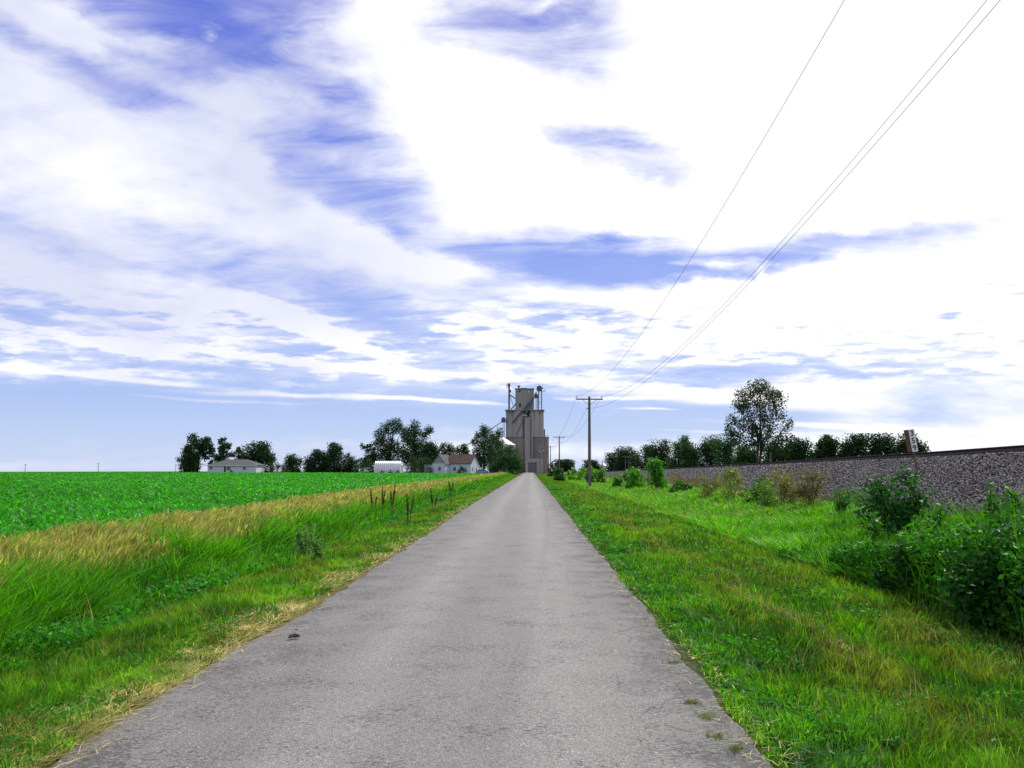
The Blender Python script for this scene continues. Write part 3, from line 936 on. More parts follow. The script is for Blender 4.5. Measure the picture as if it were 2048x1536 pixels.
yel = np.clip((pb - .5) * 2.2 + (vnoise(x, y, .22, 3) - .5) * .9 + .75 * strp + .35 * np.clip((x - 3.4), 0, 1) * np.clip(pc * 4 - 1.6, 0, 1) - .6 * (x < 2.3) + RNG.normal(0, .3, n), 0, 1)
c = c * (1 - yel[:, None] * .6) + mixc(YEL, (.32, .24, .06), RNG.random(n)) * yel[:, None] * .6
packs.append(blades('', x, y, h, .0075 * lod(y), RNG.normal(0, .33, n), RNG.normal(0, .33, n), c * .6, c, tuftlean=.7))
x, y = strip(60000, 1.45, 3.4, 2.6, 90, 1.6)
k = (fnoise(x, y, 1.0, 1) > .47) | (x < 2.0)
k &= x > 1.32 + fnoise(x * 2, y, .7, 1) * .22
x, y = x[k], y[k]; n = len(x)
packs.append(blades('', x, y, RNG.uniform(.025, .07, n), .013 * lod(y, 6, .7), RNG.normal(0, .9, n), RNG.normal(0, .9, n), np.tile(np.array(CLOV) * .65, (n, 1)), mixc(CLOV, (.04, .2, .02), RNG.random(n)), segs=2, droop=.3, wmid=1.5))
# small tufts rooted in the broken margin of the road
for (px, py) in ((1432, 1480), (1385, 1410), (1345, 1330), (1410, 1440), (1472, 1505)):
    d = ray(px, py); s_ = -EYE / d.z; cx, cy = d.x * s_, d.y * s_
    m_ = 60
    x = cx + RNG.normal(0, .035, m_); y = cy + RNG.normal(0, .03, m_)
    packs.append(blades('', x, y, RNG.uniform(.015, .04, m_), np.full(m_, .006), RNG.normal(0, 1, m_), RNG.normal(0, 1, m_), np.tile((.08, .14, .02), (m_, 1)), np.tile((.2, .22, .05), (m_, 1)), z=np.full(m_, float(road_z(cy)) + .01)))
packs.append(leafy(42000, 1.5, 5.2, 2.8, 90, 1.55, .11, .034, (.012, .13, .010), (.08, .36, .015), .48, 0))
packs.append(dead_stems(3500, 1.8, 5.3, 2.8, 60, 1.6, .08, .26))
for (cx_, n_, w_) in ((3.05, 9000, .22), (4.35, 4200, .3)):
    x, y = strip(n_, cx_ - .9, cx_ + .9, 2.8, 70, 1.5)
    c_ = cx_ + (vnoise(y, y * 0, 3, 1) - .5) * .5
    k = (np.abs(x - c_) < w_ * (.3 + RNG.random(n_))) & (fnoise(x, y, .8, 2) > .45)
    x, y = x[k], y[k]; m_ = len(x)
    a = RNG.normal(1.4, .6, m_); ln = RNG.uniform(.08, .25, m_); hh = RNG.uniform(.03, .09, m_)
    packs.append(blades('', x, y, hh, .0045 * lod(y, 5, .9), np.cos(a) * ln / hh, np.sin(a) * ln / hh, np.tile((.34, .27, .10), (m_, 1)), mixc((.46, .38, .14), (.30, .22, .08), RNG.random(m_)), droop=.5, tuftlean=0, zoff=.04))
joined('verge_grass', packs, M_GRASS, 'short mown verge right of the road, green with a dry yellow strip', 'grass')

# long grass right of the verge up to the embankment
packs = []
n = 170000
x, y = strip(n, 4.7, 12.2, 4.0, 300, 1.42)
right = 5.2 + (fnoise(y, y * 0 + 2, 3., 1) - .5) * .8
k = (x > right) & ((x < 11.4) | (RNG.random(n) < .3))
k &= (y > 11) | (x > 4.9)
x, y = x[k], y[k]; n = len(x)
pa = fnoise(x, y, 1.5, 3)
tall = np.clip((20 - y) / 8, 0, 1)
h = (.44 + .40 * tall * np.clip((x - 5.1) / 1.2, 0.3, 1)) * RNG.uniform(.55, 1.2, n) * (.5 + .9 * pa)
c = mixc((.04, .22, .005), (.15, .47, .010), np.clip(.1 + pa * 1.0 + RNG.normal(0, .2, n), 0, 1))
tn = (RNG.random(n) < .10 * (y > 30) + .04)
c[tn] = mixc(YEL, TAN, RNG.random(tn.sum()))
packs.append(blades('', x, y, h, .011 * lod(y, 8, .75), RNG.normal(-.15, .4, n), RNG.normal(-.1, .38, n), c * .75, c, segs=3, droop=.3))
m_ = 26000
x, y, z = bank_point(m_, 14, 220, 1.1)
k = (x < 11.4 + 1.9 * fnoise(x * 0, y, 4.5, 1) ** 1.5 + .3 * RNG.random(m_))
x, y, z = x[k], y[k], z[k]; m_ = len(x)
q_ = vnoise(x * 0, y, 3.2, 3)
c = mixc((.03, .13, .01), (.10, .28, .02), RNG.random(m_)) * (q_ < .55)[:, None] + mixc((.13, .10, .05), (.20, .19, .05), RNG.random(m_)) * (q_ >= .55)[:, None]
packs.append(blades('', x, y, RNG.uniform(.2, .6, m_), .010 * lod(y, 10, .7), RNG.normal(0, .35, m_), RNG.normal(0, .35, m_), c * .8, c, segs=3, droop=.2, z=z - .03))
joined('long_grass', packs, M_GRASS, 'long bright green grass between the right verge and the railway ballast', 'grass')

# ---------------------------------------------------------------- broad leafed plants and shrubs
def weed_plant(X, Y, H, R, label, c0=(.02, .13, .01), c1=(.08, .26, .015), stems=5, leaf=.11, n=420, name='weed_plant', cat='weed', group=None, bare=.15, mat=None, spread=.5):
    z = gz(X, Y)
    root = empty(name, (X, Y, z), label, cat, group)
    mb = MB(); P = []
    for s in range(stems):
        a = random.uniform(0, 6.28); rr = R * random.uniform(.1, 1) * spread
        top = Vector((math.cos(a) * rr, math.sin(a) * rr, H * random.uniform(.7, 1)))
        b = Vector((math.cos(a) * R * .12, math.sin(a) * R * .12, -.02))
        mid = b.lerp(top, .5) + Vector((0, 0, H * .06))
        mb.tube([b, mid, top], [.008 + H * .004, .006 + H * .002, .003], 5)
        for i in range(n // stems):
            t = bare + (1 - bare) * random.random()
            p = b.lerp(top, t)
            L_ = leaf * .9 * (1.25 - .6 * t) + R * .35 * (1 - t) * random.random()
            aa = random.uniform(0, 6.28)
            P.append((p.x + math.cos(aa) * L_ * random.random(), p.y + math.sin(aa) * L_ * random.random(), p.z + random.uniform(-.03, .05)))
    mb.build('stem', M_BARK, root)
    V, F, C = leaf_cloud(np.array(P), leaf, c0, c1, flat=.35, aspect=2.8)
    V[:, 2] = np.maximum(V[:, 2], .01)
    mesh_obj('leaves', V, F, mat or M_BRIGHT, root, cols=C)
    return root


def shrub(X, Y, H, Wd, label, c0, c1, n=2500, leaf=.14, name='shrub', cat='shrub', group=None, taper=.0, dens=14, z=None, depth=None):
    z = gz(X, Y) if z is None else z
    root = empty(name, (X, Y, z), label, cat, group)
    cl = []
    for i in range(dens):
        v = random.uniform(.08, .95)
        rad = Wd * .5 * (math.sqrt(max(0, 1 - (v - .35) ** 2 / .5)) if not taper else (1 - v * taper))
        a = random.uniform(0, 6.28); q = rad * math.sqrt(random.random()) * .85
        cl.append((math.cos(a) * q, math.sin(a) * q, v * H, random.uniform(.12, .24) * min(H, Wd)))
    cl = np.array(cl)
    pick = RNG.integers(0, len(cl), n)
    P = cl[pick, :3] + RNG.normal(size=(n, 3)) * (cl[pick, 3] * .62)[:, None]
    P[:, 2] = np.abs(P[:, 2])
    V, F, C = leaf_cloud(P, leaf, c0, c1, flat=.2)
    V[:, 2] = np.maximum(V[:, 2], .01)
    mesh_obj('foliage', V, F, M_BRIGHT, root, cols=C)
    mb = MB()
    for i in range(0, len(cl), 2):
        p = Vector(cl[i, :3])
        mb.tube([(p.x * .1, p.y * .1, -.05), (p.x * .5, p.y * .5, p.z * .5), p], [.012 + H * .008, .008 + H * .004, .004], 5)
    mb.build('stems', M_BARK, root)
    return root


DK0, DK1 = (.010, .035, .010), (.022, .070, .014)
BR0, BR1 = (.03, .16, .010), (.10, .32, .015)
# big sapling in front of the milepost
shrub(8.25, 19.6, 1.72, 1.5, 'dark leafy sapling thicket in front of the ballast, left of the numbered milepost', (.010, .05, .012), (.03, .15, .015), n=2600, leaf=.13, name='sapling', cat='sapling', dens=20)
for (px, py, Y, H, R, lb) in (
        (1735, 0, 15.5, 1.15, .35, 'bright upright weed just left of the dark sapling by the ballast'),
        (1835, 0, 15.0, 1.12, .30, 'bright upright weed directly below the milepost board'),
        (1852, 0, 17.0, 1.2, .28, 'slim light green weed just right of the milepost foot'),
        (1962, 0, 15.5, 1.62, .30, 'tall pale green weed standing alone against the ballast'),
        (2008, 0, 14.5, 1.95, .32, 'tallest weed, feathery top reaching towards the rail at the right'),
        (2040, 0, 11.5, 1.45, .40, 'coarse weed at the right edge with drooping broad leaves'),
        (1780, 0, 13.5, .95, .35, 'short pale green weed among the long grass below the sapling'),
        (1925, 0, 12.0, .95, .42, 'spreading dark weed near the middle of the right thicket')):
    X = (px - 1061) / FPX * Y
    weed_plant(X, Y, H, R, lb, group='tall weeds on the right bank', leaf=.13, n=360)
# dense near bank of weeds on the right
bk = [(5.55, 9.9, 1.15, 1.6, 'shade-coloured leafy bush at the front of the right thicket, casting shade on the mown verge'),
      (5.6, 8.6, 1.25, 1.5, 'rank green bush at the far right edge of the thicket'),
      (6.6, 10.9, 1.4, 1.6, 'rounded green bush behind the shade-coloured front bush of the right thicket'),
      (5.65, 12.3, .8, 1.6, 'low bush where the long grass meets the right thicket'),
      (7.6, 11.6, 1.5, 1.7, 'highest bush of the right thicket, below the tall weeds')]
for (X, Y, H, w_, lb) in bk:
    shrub(X, Y, H, w_, lb, (.005, .035, .005), (.03, .16, .010), n=8500, leaf=.085, name='thicket_bush', cat='bush', group='bushes of the right thicket', dens=34)  # near-black leaf colour puts the shade of the thicket front into the bushes
packs = []
n = 110000
x = RNG.uniform(4.8, 11.5, n); y = RNG.uniform(4.5, 27, n)
k = x > 5.0 + (fnoise(y, y * 0 + 2, 3., 1) - .5) * .9 + .3 * RNG.random(n)
k &= RNG.random(n) < np.clip((13.5 - x) / 4, .3, 1)
k &= (y < 17) | (x > 5.2 + (y - 17) * .45)
k &= (x > 6.0) | (RNG.random(n) < .45)
x, y = x[k], y[k]; n = len(x)
pa = fnoise(x, y, 1.1, 1); tuft = vnoise(x, y, .35, 0)
hmax = np.interp(y, [4, 9, 12, 14.5, 18, 27], [1.95, 1.9, 1.45, .95, .68, .5])
h = hmax * RNG.uniform(.5, 1.05, n) * (.45 + .5 * pa + .35 * tuft) * np.clip((x - 4.4) / .9, .45, 1)
c = mixc((.006, .05, .004), (.13, .44, .010), np.clip(pa * 1.1 - .15 + RNG.normal(0, .28, n), 0, 1))
a = RNG.uniform(0, 6.28, n); lr = RNG.uniform(.05, .5, n)
h = h * (.6 + .75 * vnoise(x, y, .9, 2))
packs.append(blades('', x, y, h, RNG.uniform(.008, .019, n), np.cos(a) * lr, np.sin(a) * lr, c * .6, c * 1.1, segs=3, droop=.18, wmid=1.25, tuftlean=.25))
# leafy side shoots through the same bank
m_ = 130000
x = 4.9 + 5 * RNG.random(m_) ** 1.6; y = RNG.uniform(4.5, 18, m_)
k = x > 5.1 + (fnoise(y, y * 0 + 2, 3., 1) - .5) * .9
k &= (fnoise(x, y, 1.0, 3) > .40 + .03 * np.clip(y - 12, 0, 9)) | ((x < 5.9) & (y < 12.5))
x, y = x[k], y[k]; m_ = len(x)
hm = np.interp(y, [4, 9, 12, 14.5, 18], [1.75, 1.7, 1.3, .8, .3]) * (.4 + .7 * fnoise(x, y, 1.1, 1))
P = np.stack([x, y, ground_z(x, y) + hm * RNG.random(m_) ** .6], -1)
lv = leaf_cloud(P, .095, (.006, .06, .005), (.08, .38, .012), flat=.3, aspect=3.0)  # dark end of the leaf colour paints in shade inside the thicket
f4 = lv[1]; f3 = np.concatenate([f4[:, [0, 1, 2]], f4[:, [0, 2, 3]]])
packs.append((lv[0], f3, lv[2]))
joined('reed_grass', packs, M_THICK, 'tall coarse reed-like grass and leafy shoots massed in the right thicket', 'grass')

# row of shrubs in front of the ballast, farther off
def pxshrub(x0, x1, ytop, ybase, Y, lb, c0, c1, n=1500, leaf=.2, taper=0, dens=14, name='shrub', cat='shrub', group=None):
    xm = (x0 + x1) / 2
    b = at(xm, ybase, Y); t = at(xm, ytop, Y)
    wdt = (x1 - x0) / FPX * Y
    zb = min(b.z, gz(b.x, Y))
    return shrub(b.x, Y, t.z - zb, wdt, lb, c0, c1, n, leaf, name, cat, group, taper, dens, z=zb)


pxshrub(1288, 1336, 922, 972, 62, 'bright green young tree with a pointed top in front of the ballast', BR0, BR1, 1500, .22, .75, 18, 'young_tree', 'tree')
pxshrub(1246, 1304, 942, 968, 70, 'low bright green bush at the left foot of the pointed young tree', BR0, BR1, 1300, .24, 0, 14)
pxshrub(1222, 1275, 950, 970, 78, 'flat dark green bush tapering left along the grey ballast', (.02, .09, .01), BR1, 1000, .26)
pxshrub(1322, 1392, 962, 982, 55, 'small trailing bush at the right foot of the pointed young tree', (.015, .08, .01), (.06, .2, .02), 800, .18)
pxshrub(1126, 1205, 937, 958, 130, 'long bright yellow green bush behind the nearest pole', (.05, .2, .01), (.16, .36, .02), 2200, .32, 0, 26)
pxshrub(1106, 1130, 938, 964, 120, 'small dark bush with a thin trunk left of the yellow green bush', DK0, (.04, .16, .02), 900, .3)
pxshrub(1092, 1114, 928, 956, 200, 'dark round bush beside the elevator, right of the road end', DK0, DK1, 900, .4)
pxshrub(1170, 1192, 946, 966, 105, 'small dark bush directly behind the foot of the nearest pole', (.012, .05, .01), (.03, .13, .02), 700, .28)
pxshrub(1192, 1212, 940, 968, 100, 'upright yellow green bush right of the nearest pole', (.05, .16, .01), (.15, .3, .02), 700, .26)
pxshrub(1478, 1540, 942, 996, 38, 'dark green weed bush against the middle of the ballast slope', (.015, .08, .01), (.05, .17, .02), 1300, .12)
pxshrub(1438, 1490, 942, 990, 42, 'yellow flowering weed bush against the ballast', (.06, .13, .01), (.30, .32, .03), 1500, .11)
pxshrub(1525, 1600, 945, 1004, 35, 'dry brown and yellow weed clump against the ballast', (.12, .09, .04), (.22, .24, .04), 2200, .10)
pxshrub(1582, 1655, 935, 1006, 32, 'dead brown twiggy weed clump, rightmost of the dry clumps by the ballast', (.10, .07, .05), (.18, .16, .06), 2200, .09)
pxshrub(1390, 1446, 954, 992, 45, 'thin straw coloured weed clump left of the yellow flowering weed', (.14, .11, .05), (.12, .2, .03), 1200, .10)

pxshrub(1660, 1700, 985, 1015, 27, 'low green weed clump left of the dark sapling at the foot of the ballast', (.02, .10, .01), (.08, .24, .02), 900, .09)
pxshrub(1500, 1560, 968, 1002, 33, 'low mixed yellow green weeds in front of the dry brown clump', (.05, .16, .01), (.16, .28, .03), 1200, .09)

# dark seeding dock plants standing in the tan grass
M_DOCK = foliage('dock_seed', .1, .8, .1, (1, .8, .6))


def dock(px, ytop, Y, H, label):
    t = at(px, ytop, Y)
    X = t.x; z = t.z - H
    root = empty('dock_plant', (X, Y, z), label, 'weed', 'brown seeding dock plants in the tan grass')
    mb = MB()
    for s in range(3):
        q = Vector((random.uniform(-.17, .17), random.uniform(-.17, .17), H * (1 if s == 0 else random.uniform(.7, .9))))
        mb.tube([(0, 0, -.15), q * .5, q], [.009, .007, .003], 5)
        P = []
        for i in range(170):
            tt = random.uniform(.45, 1)
            P.append(q * tt + Vector((random.gauss(0, .016), random.gauss(0, .016), random.gauss(0, .02))) * (1.3 - .8 * (tt - .45)))
        V, F, C = leaf_cloud(np.array([tuple(p) for p in P]), .034, (.06, .034, .018), (.13, .075, .04), aspect=1.3)
        mesh_obj('seed_head', V, F, M_DOCK, root, cols=C)
    mb.build('stem', M_BARK, root)


dock(748, 978, 31, .95, 'leftmost small brown dock plant at the field edge')
dock(765, 973, 31, 1.0, 'middle dock plant of the three at the field edge, straight and narrow')
dock(785, 967, 30, 1.15, 'tallest brown dock plant, rightmost of the three at the field edge')
dock(817, 988, 26, 1.0, 'brown dock plant lower down in the green ditch right of the trio')
dock(867, 976, 33, .95, 'brown dock plant alone in the tan grass nearer the road')
dock(903, 961, 42, .9, 'farthest small brown dock plant sticking up before the field')

# milkweed-like leafy weeds in the left ditch
weed_plant(*at(612, 1060, 17.5).xy, .72, .45, 'pale leafy weed clump with whitish tops in the left ditch', (.03, .18, .015), (.26, .40, .14), stems=10, leaf=.07, n=900)
weed_plant(*at(640, 1075, 16.5).xy, .5, .3, 'smaller leafy weed right of the pale weed clump in the left ditch', (.03, .14, .015), (.14, .30, .08), stems=6, leaf=.08, n=360)

# round pale seed ball at the edge of the field
t = at(394, 1029, 22)
rt_ = empty('puffball', (t.x, 22, t.z - .05), 'small round pale ball at the field edge above the tan grass', 'puffball')
MB().ball((0, 0, .05), .085, .085, .08, 14, 9).build('cap', simple('puff_skin', (.6, .55, .45), (.4, .33, .25), 20), rt_, True)
MB().tube([(0, 0, -.75), (0, 0, .02)], [.008, .006], 6).build('stem', M_BARK, rt_)

# clump of dirt on the road
for k_, (px, py, s_, lb) in enumerate(((590, 1282, .035, 'largest dark clod of dirt on the grey road near the left edge'), (580, 1284, .016, 'small dark clod of dirt left of the largest clod on the road'), (592, 1268, .012, 'tiny dark clod just beyond the largest clod on the road'))):
    d = ray(px, py); q = -EYE / d.z
    X, Y = d.x * q, d.y * q
    v = []
    m2 = MB().ball((0, 0, s_ * .35), s_ * 1.6, s_, s_ * .5, 9, 6)
    m2.v = [tuple(c * random.uniform(.75, 1.2) for c in p) for p in m2.v]
    o = m2.build('dirt_clod', simple('dirt', (.03, .025, .02), (.05, .04, .03), 40), None, loc=(X, Y, float(road_z(Y)) + .03))
    tag(o, lb, 'dirt clod', 'dirt clods on the road')

# ---------------------------------------------------------------- trees
def tree(x0, x1, ytop, Y, label, ybase=943, lobes=None, n=3200, leaf=.42, c0=DK0, c1=DK1, fork=.3, sparse=0, name='tree', trunks=1, trunk_px=None, group=None, z=None, low=.12, rt=None, depth=.8, clump=.62, tight=0):
    """trunk, limbs and a crown of leaf clumps; lobes: (u across 0..1, v up 0..1, radius as a share of width)"""
    xm = (x0 + x1) / 2
    tp = at(xm, ytop, Y)
    Wd = (x1 - x0) / FPX * Y
    X = tp.x
    zb = gz(X, Y) if z is None else z
    H = tp.z - zb
    root = empty(name, (X, Y, zb), label, 'tree', group)
    tx = 0 if trunk_px is None else (trunk_px - xm) / FPX * Y
    if lobes is None:
        lobes = []
        for i in range(17):
            v = low + .06 + (.88 - low) * (i + .5) / 17
            wv = math.sin(math.pi * min(1, .18 + .8 * (v - low) / (1.06 - low))) ** .5
            lobes.append((.5 + random.uniform(-.38, .38) * wv, v - .05, random.uniform(.17, .27) * (.75 + .35 * wv)))
        for q in (.2, .5, .8): lobes.append((q, low + .08, .24))
    LB = [((u - .5) * Wd, random.uniform(-.3, .3) * Wd * depth, v * H, r_ * Wd) for (u, v, r_) in lobes]
    P = []; limbs = []
    tot = sum(l[3] ** 2 for l in LB)
    for (a, b, c, r_) in LB:
        m_ = max(60, int(n * 2.4 * r_ * r_ / tot))
        nc = max(6, int(14 * (1 - .25 * sparse))) if not tight else tight
        cc = RNG.normal(size=(nc, 3)); cc /= np.linalg.norm(cc, axis=1)[:, None]
        cc = cc * r_ * RNG.uniform(.45, .95, nc)[:, None] + np.array([a, b, c])
        cc[:, 2] = np.clip(cc[:, 2], .3, H * .985 - r_ * .1)
        pk = RNG.integers(0, nc, m_)
        P.append(cc[pk] + np.clip(RNG.normal(size=(m_, 3)), -1.9, 1.9) * r_ * clump * ((.55 - .24 * sparse) if not tight else .34))
        limbs.append((a, b, c, r_, cc))
    P = np.concatenate(P)
    P = P[(P[:, 2] < H * 1.02) & (np.abs(P[:, 0]) < Wd * .54)]
    P[:, 2] = np.maximum(P[:, 2], .15)
    V, F, C = leaf_cloud(P, leaf * 1.12, c0, c1, aspect=1.35)
    patch = vnoise(V[::4, 0] + 50, V[::4, 2] + V[::4, 1] * .5 + 50, max(.8, Wd * .14), 1)
    C = C * np.repeat(.75 + .6 * patch, 4)[:, None]
    mesh_obj('crown', V, F, M_LEAF, root, cols=C)
    mb = MB()
    tr = rt or max(.09, H * .018)
    for s in range(trunks):
        off = (s - (trunks - 1) / 2) * tr * 1.6
        ft = Vector((tx + off, 0, -.2)); fk = Vector((tx + off * 1.6, 0, H * fork))
        topc = max(LB, key=lambda l: l[2])
        up = Vector((topc[0] * .7, topc[1] * .5, H * .86))
        midp = fk.lerp(up, .5) + Vector((random.uniform(-.03, .03) * Wd, 0, 0))
        mb.tube([ft, Vector((tx + off, 0, H * fork * .5)), fk, midp, up], [tr * 1.25, tr, tr * .85, tr * .5, tr * .12], 7)
        for (a, b, c, r_, cc) in limbs:
            if trunks > 1 and (a - tx) * off < 0: continue
            st_ = fk.lerp(midp, random.uniform(0, .8)) if c > H * fork else ft.lerp(fk, .7)
            e_ = Vector((a, b, c)); md = st_.lerp(e_, .5) + Vector((0, 0, -.04 * H))
            mb.tube([st_, md, e_], [tr * .5, tr * .3, tr * .12], 5)
            for q in cc[::2]:
                mb.tube([e_.lerp(md, .3), Vector(q)], [tr * .16, tr * .05], 4)
    mb.build('trunk', M_BARK, root)
    return root


# left group by the hip roofed house
tree(366, 402, 866, 292, 'tall ragged tree with full lower foliage, leftmost on the horizon', lobes=[(.5, .86, .26), (.62, .72, .3), (.35, .6, .36), (.6, .5, .36), (.4, .38, .42), (.6, .25, .42), (.4, .14, .42), (.62, .1, .4), (.3, .28, .36)], n=2600, leaf=.5)
tree(392, 434, 868, 296, 'slender tree with a leaning pale trunk, second from the left on the horizon', lobes=[(.45, .86, .24), (.6, .75, .26), (.42, .66, .28), (.78, .62, .2), (.3, .55, .2), (.62, .5, .22), (.5, .4, .18), (.82, .26, .12), (.7, .2, .10)], n=1800, leaf=.45, trunk_px=398, fork=.35, sparse=.6)
pxshrub(351, 368, 907, 919, 292, 'small round tree crown left of the tall ragged tree', DK0, (.03, .09, .02), 500, .4, 0, 8)
tree(424, 472, 874, 310, 'thin twiggy tree behind the left end of the grey roof', lobes=[(.45, .85, .2), (.5, .7, .24), (.3, .62, .16), (.72, .72, .17), (.45, .52, .22), (.2, .35, .2), (.6, .38, .2), (.85, .5, .15), (.35, .25, .22)], n=1700, leaf=.45, sparse=.7, c1=(.04, .09, .03))
tree(466, 494, 892, 315, 'pale thin tree between the twiggy tree and the round dark tree', lobes=[(.4, .8, .25), (.65, .65, .3), (.4, .5, .3), (.7, .35, .3)], n=900, leaf=.45, sparse=.7, c0=(.025, .06, .02), c1=(.05, .12, .04))
tree(484, 552, 882, 300, 'broad round dark tree right of the grey hip roofed house', lobes=[(.5, .72, .26), (.3, .62, .24), (.7, .64, .24), (.2, .42, .22), (.5, .5, .3), (.8, .46, .2), (.35, .3, .25), (.65, .3, .25), (.9, .3, .1), (.62, .83, .14)], n=3600, leaf=.45)
tree(566, 604, 907, 290, 'small round dark tree standing alone between house and grove', lobes=[(.5, .75, .25), (.3, .55, .26), (.7, .55, .26), (.45, .35, .3), (.65, .2, .3), (.3, .15, .25), (.85, .1, .16)], n=1500, leaf=.4)
pxshrub(528, 572, 924, 944, 285, 'low grey green bush right of the broad round tree', (.02, .05, .02), (.05, .1, .04), 900, .4)
pxshrub(515, 552, 934, 944, 280, 'left stretch of low maroon leafed hedge beside the house', (.05, .018, .02), (.09, .04, .03), 700, .35)
pxshrub(548, 596, 934, 944, 281, 'right stretch of low maroon leafed hedge under the small round tree', (.05, .018, .02), (.08, .04, .03), 700, .35)
# grove in the middle left
tree(608, 654, 899, 300, 'left tree of the small grove, bluish with jagged edge', n=2600, leaf=.42, low=0, c0=(.012, .035, .018), c1=(.025, .06, .03))
tree(644, 692, 885, 300, 'highest tree in the small grove left of the metal hut', n=3200, leaf=.42, low=0)
tree(684, 718, 906, 300, 'pointed feathery tree at the right end of the small grove', lobes=[(.3, .85, .2), (.4, .65, .3), (.65, .55, .28), (.35, .4, .36), (.7, .3, .32), (.4, .15, .4), (.8, .12, .26)], n=1500, leaf=.38, sparse=.4)
pxshrub(706, 752, 918, 944, 285, 'low dark bushy growth just left of the metal hut', DK0, DK1, 1400, .4, 0, 18)
tree(716, 768, 884, 300, 'thin tree with bright sky showing through, left flank of the big pair', lobes=[(.35, .8, .17), (.2, .86, .12), (.5, .6, .22), (.3, .45, .24), (.7, .5, .25), (.4, .25, .3), (.7, .2, .3), (.15, .3, .14)], n=1900, leaf=.4, sparse=.6)
tree(738, 824, 838, 305, 'big spreading tree with a bowed crown and gaps behind the metal hut', lobes=[(.62, .86, .2), (.42, .8, .18), (.75, .78, .16), (.25, .66, .16), (.85, .66, .14), (.4, .6, .15), (.15, .5, .14), (.3, .42, .18), (.62, .45, .2), (.45, .3, .22), (.75, .3, .2)], n=4200, leaf=.4, fork=.3, sparse=.3, rt=.45)
tree(796, 866, 838, 298, 'big tree with a two horned crown right of the bowed tree', lobes=[(.45, .88, .15), (.55, .78, .18), (.85, .82, .13), (.75, .72, .14), (.4, .62, .24), (.6, .5, .26), (.3, .4, .28), (.7, .35, .26), (.45, .2, .3), (.7, .15, .28)], n=4600, leaf=.4, fork=.3, rt=.45)
tree(836, 884, 878, 288, 'rounded dark tree rising directly behind the white farmhouse left gable', lobes=[(.6, .82, .22), (.8, .66, .2), (.4, .7, .26), (.6, .5, .32), (.3, .4, .3), (.7, .3, .3), (.4, .2, .34)], n=2400, leaf=.4)
tree(878, 912, 882, 310, 'left dark tree above the brown farmhouse roof', n=1700, leaf=.42, low=.1)
tree(906, 938, 884, 312, 'right dark tree above the brown farmhouse roof', n=1700, leaf=.42, low=.1)
pxshrub(836, 868, 915, 944, 250, 'dark bush hiding the left end of the farmhouse', DK0, DK1, 1400, .3, 0, 18)
pxshrub(808, 838, 908, 944, 272, 'dark undergrowth between the metal hut and the farmhouse', DK0, DK1, 1600, .35, 0, 18)
# by the elevator
tree(940, 996, 847, 285, 'tall tree with light ragged left edge between farmhouse and elevator', lobes=[(.5, .9, .15), (.6, .8, .2), (.3, .78, .14), (.2, .66, .13), (.12, .62, .1), (.55, .64, .26), (.3, .5, .22), (.7, .5, .26), (.45, .35, .3), (.65, .25, .3), (.3, .25, .26), (.8, .7, .18)], n=3800, leaf=.36, c0=(.014, .04, .014), c1=(.04, .11, .035), rt=.35)
tree(978, 1012, 853, 292, 'dark tree whose top overlaps the left corner of the elevator', n=2600, leaf=.38, low=.05)
tree(990, 1046, 888, 262, 'wide dark tree with bright green flanks in front of the elevator', lobes=[(.5, .82, .18), (.35, .7, .22), (.65, .68, .22), (.2, .5, .2), (.8, .5, .2), (.5, .5, .28), (.3, .32, .24), (.7, .32, .26), (.5, .2, .3), (.88, .3, .14), (.12, .34, .12)], n=3800, leaf=.3, c0=(.012, .04, .012), c1=(.045, .15, .02))
# beyond the railway on the right
tree(1108, 1149, 919, 330, 'wide domed dark tree just right of the elevator base', n=1900, leaf=.5, low=.02)
tree(1165, 1204, 920, 330, 'small round dark tree behind the nearest pole', n=1800, leaf=.5, low=.02)
row = [(1210, 1246, 906, 300, 'lowest dark tree at the left end of the row beyond the railway'),
       (1236, 1276, 896, 280, 'second tree from the left of the row beyond the railway, gently domed'),
       (1262, 1306, 890, 262, 'third tree from the left of the row beyond the railway, evenly dark'),
       (1300, 1346, 880, 245, 'fourth tree of the row beyond the railway, with a knobbly dark top'),
       (1334, 1374, 874, 240, 'highest pale topped tree in the left half of the row beyond the railway'),
       (1362, 1402, 884, 236, 'lighter green tree with a thin twig on top, beyond the railway'),
       (1400, 1432, 872, 230, 'isolated dark tree crown rising beside the sky gap left of the tall lone tree'),
       (1424, 1478, 873, 215, 'broad mid green tree immediately left of the tall lone tree'),
       (1466, 1506, 892, 200, 'low pale green tree at the left foot of the tall lone tree'),
       (1524, 1566, 884, 195, 'low green tree at the right foot of the tall lone tree'),
       (1558, 1598, 888, 192, 'low dark tree between the tall lone tree and the dark row'),
       (1588, 1632, 876, 185, 'first dome of the dark right hand row beyond the rail'),
       (1620, 1664, 880, 182, 'flat topped second tree of the dark right hand row beyond the rail'),
       (1652, 1700, 872, 178, 'third tree of the dark right hand row beyond the rail'),
       (1690, 1740, 868, 175, 'highest broad tree of the dark right hand row beyond the rail'),
       (1734, 1792, 868, 170, 'tree with a rounded pale rimmed top left of the milepost'),
       (1790, 1842, 870, 165, 'last tree of the row, directly behind the milepost')]
for i, (x0, x1, yt, Y, lb) in enumerate(row):
    light_green = i in (4, 5, 7, 8, 9)  # trees with lighter green leaves
    tree(x0 - (3, 9, 5, 11)[i % 4], x1 + (8, 4, 10, 3)[i % 4], yt - (3 if i % 3 == 1 else 0), Y, lb, n=3600, depth=.5, leaf=.34, low=.0, c0=(.02, .06, .018) if light_green else DK0, c1=(.05, .14, .03) if light_green else DK1, group='trees beyond the railway')
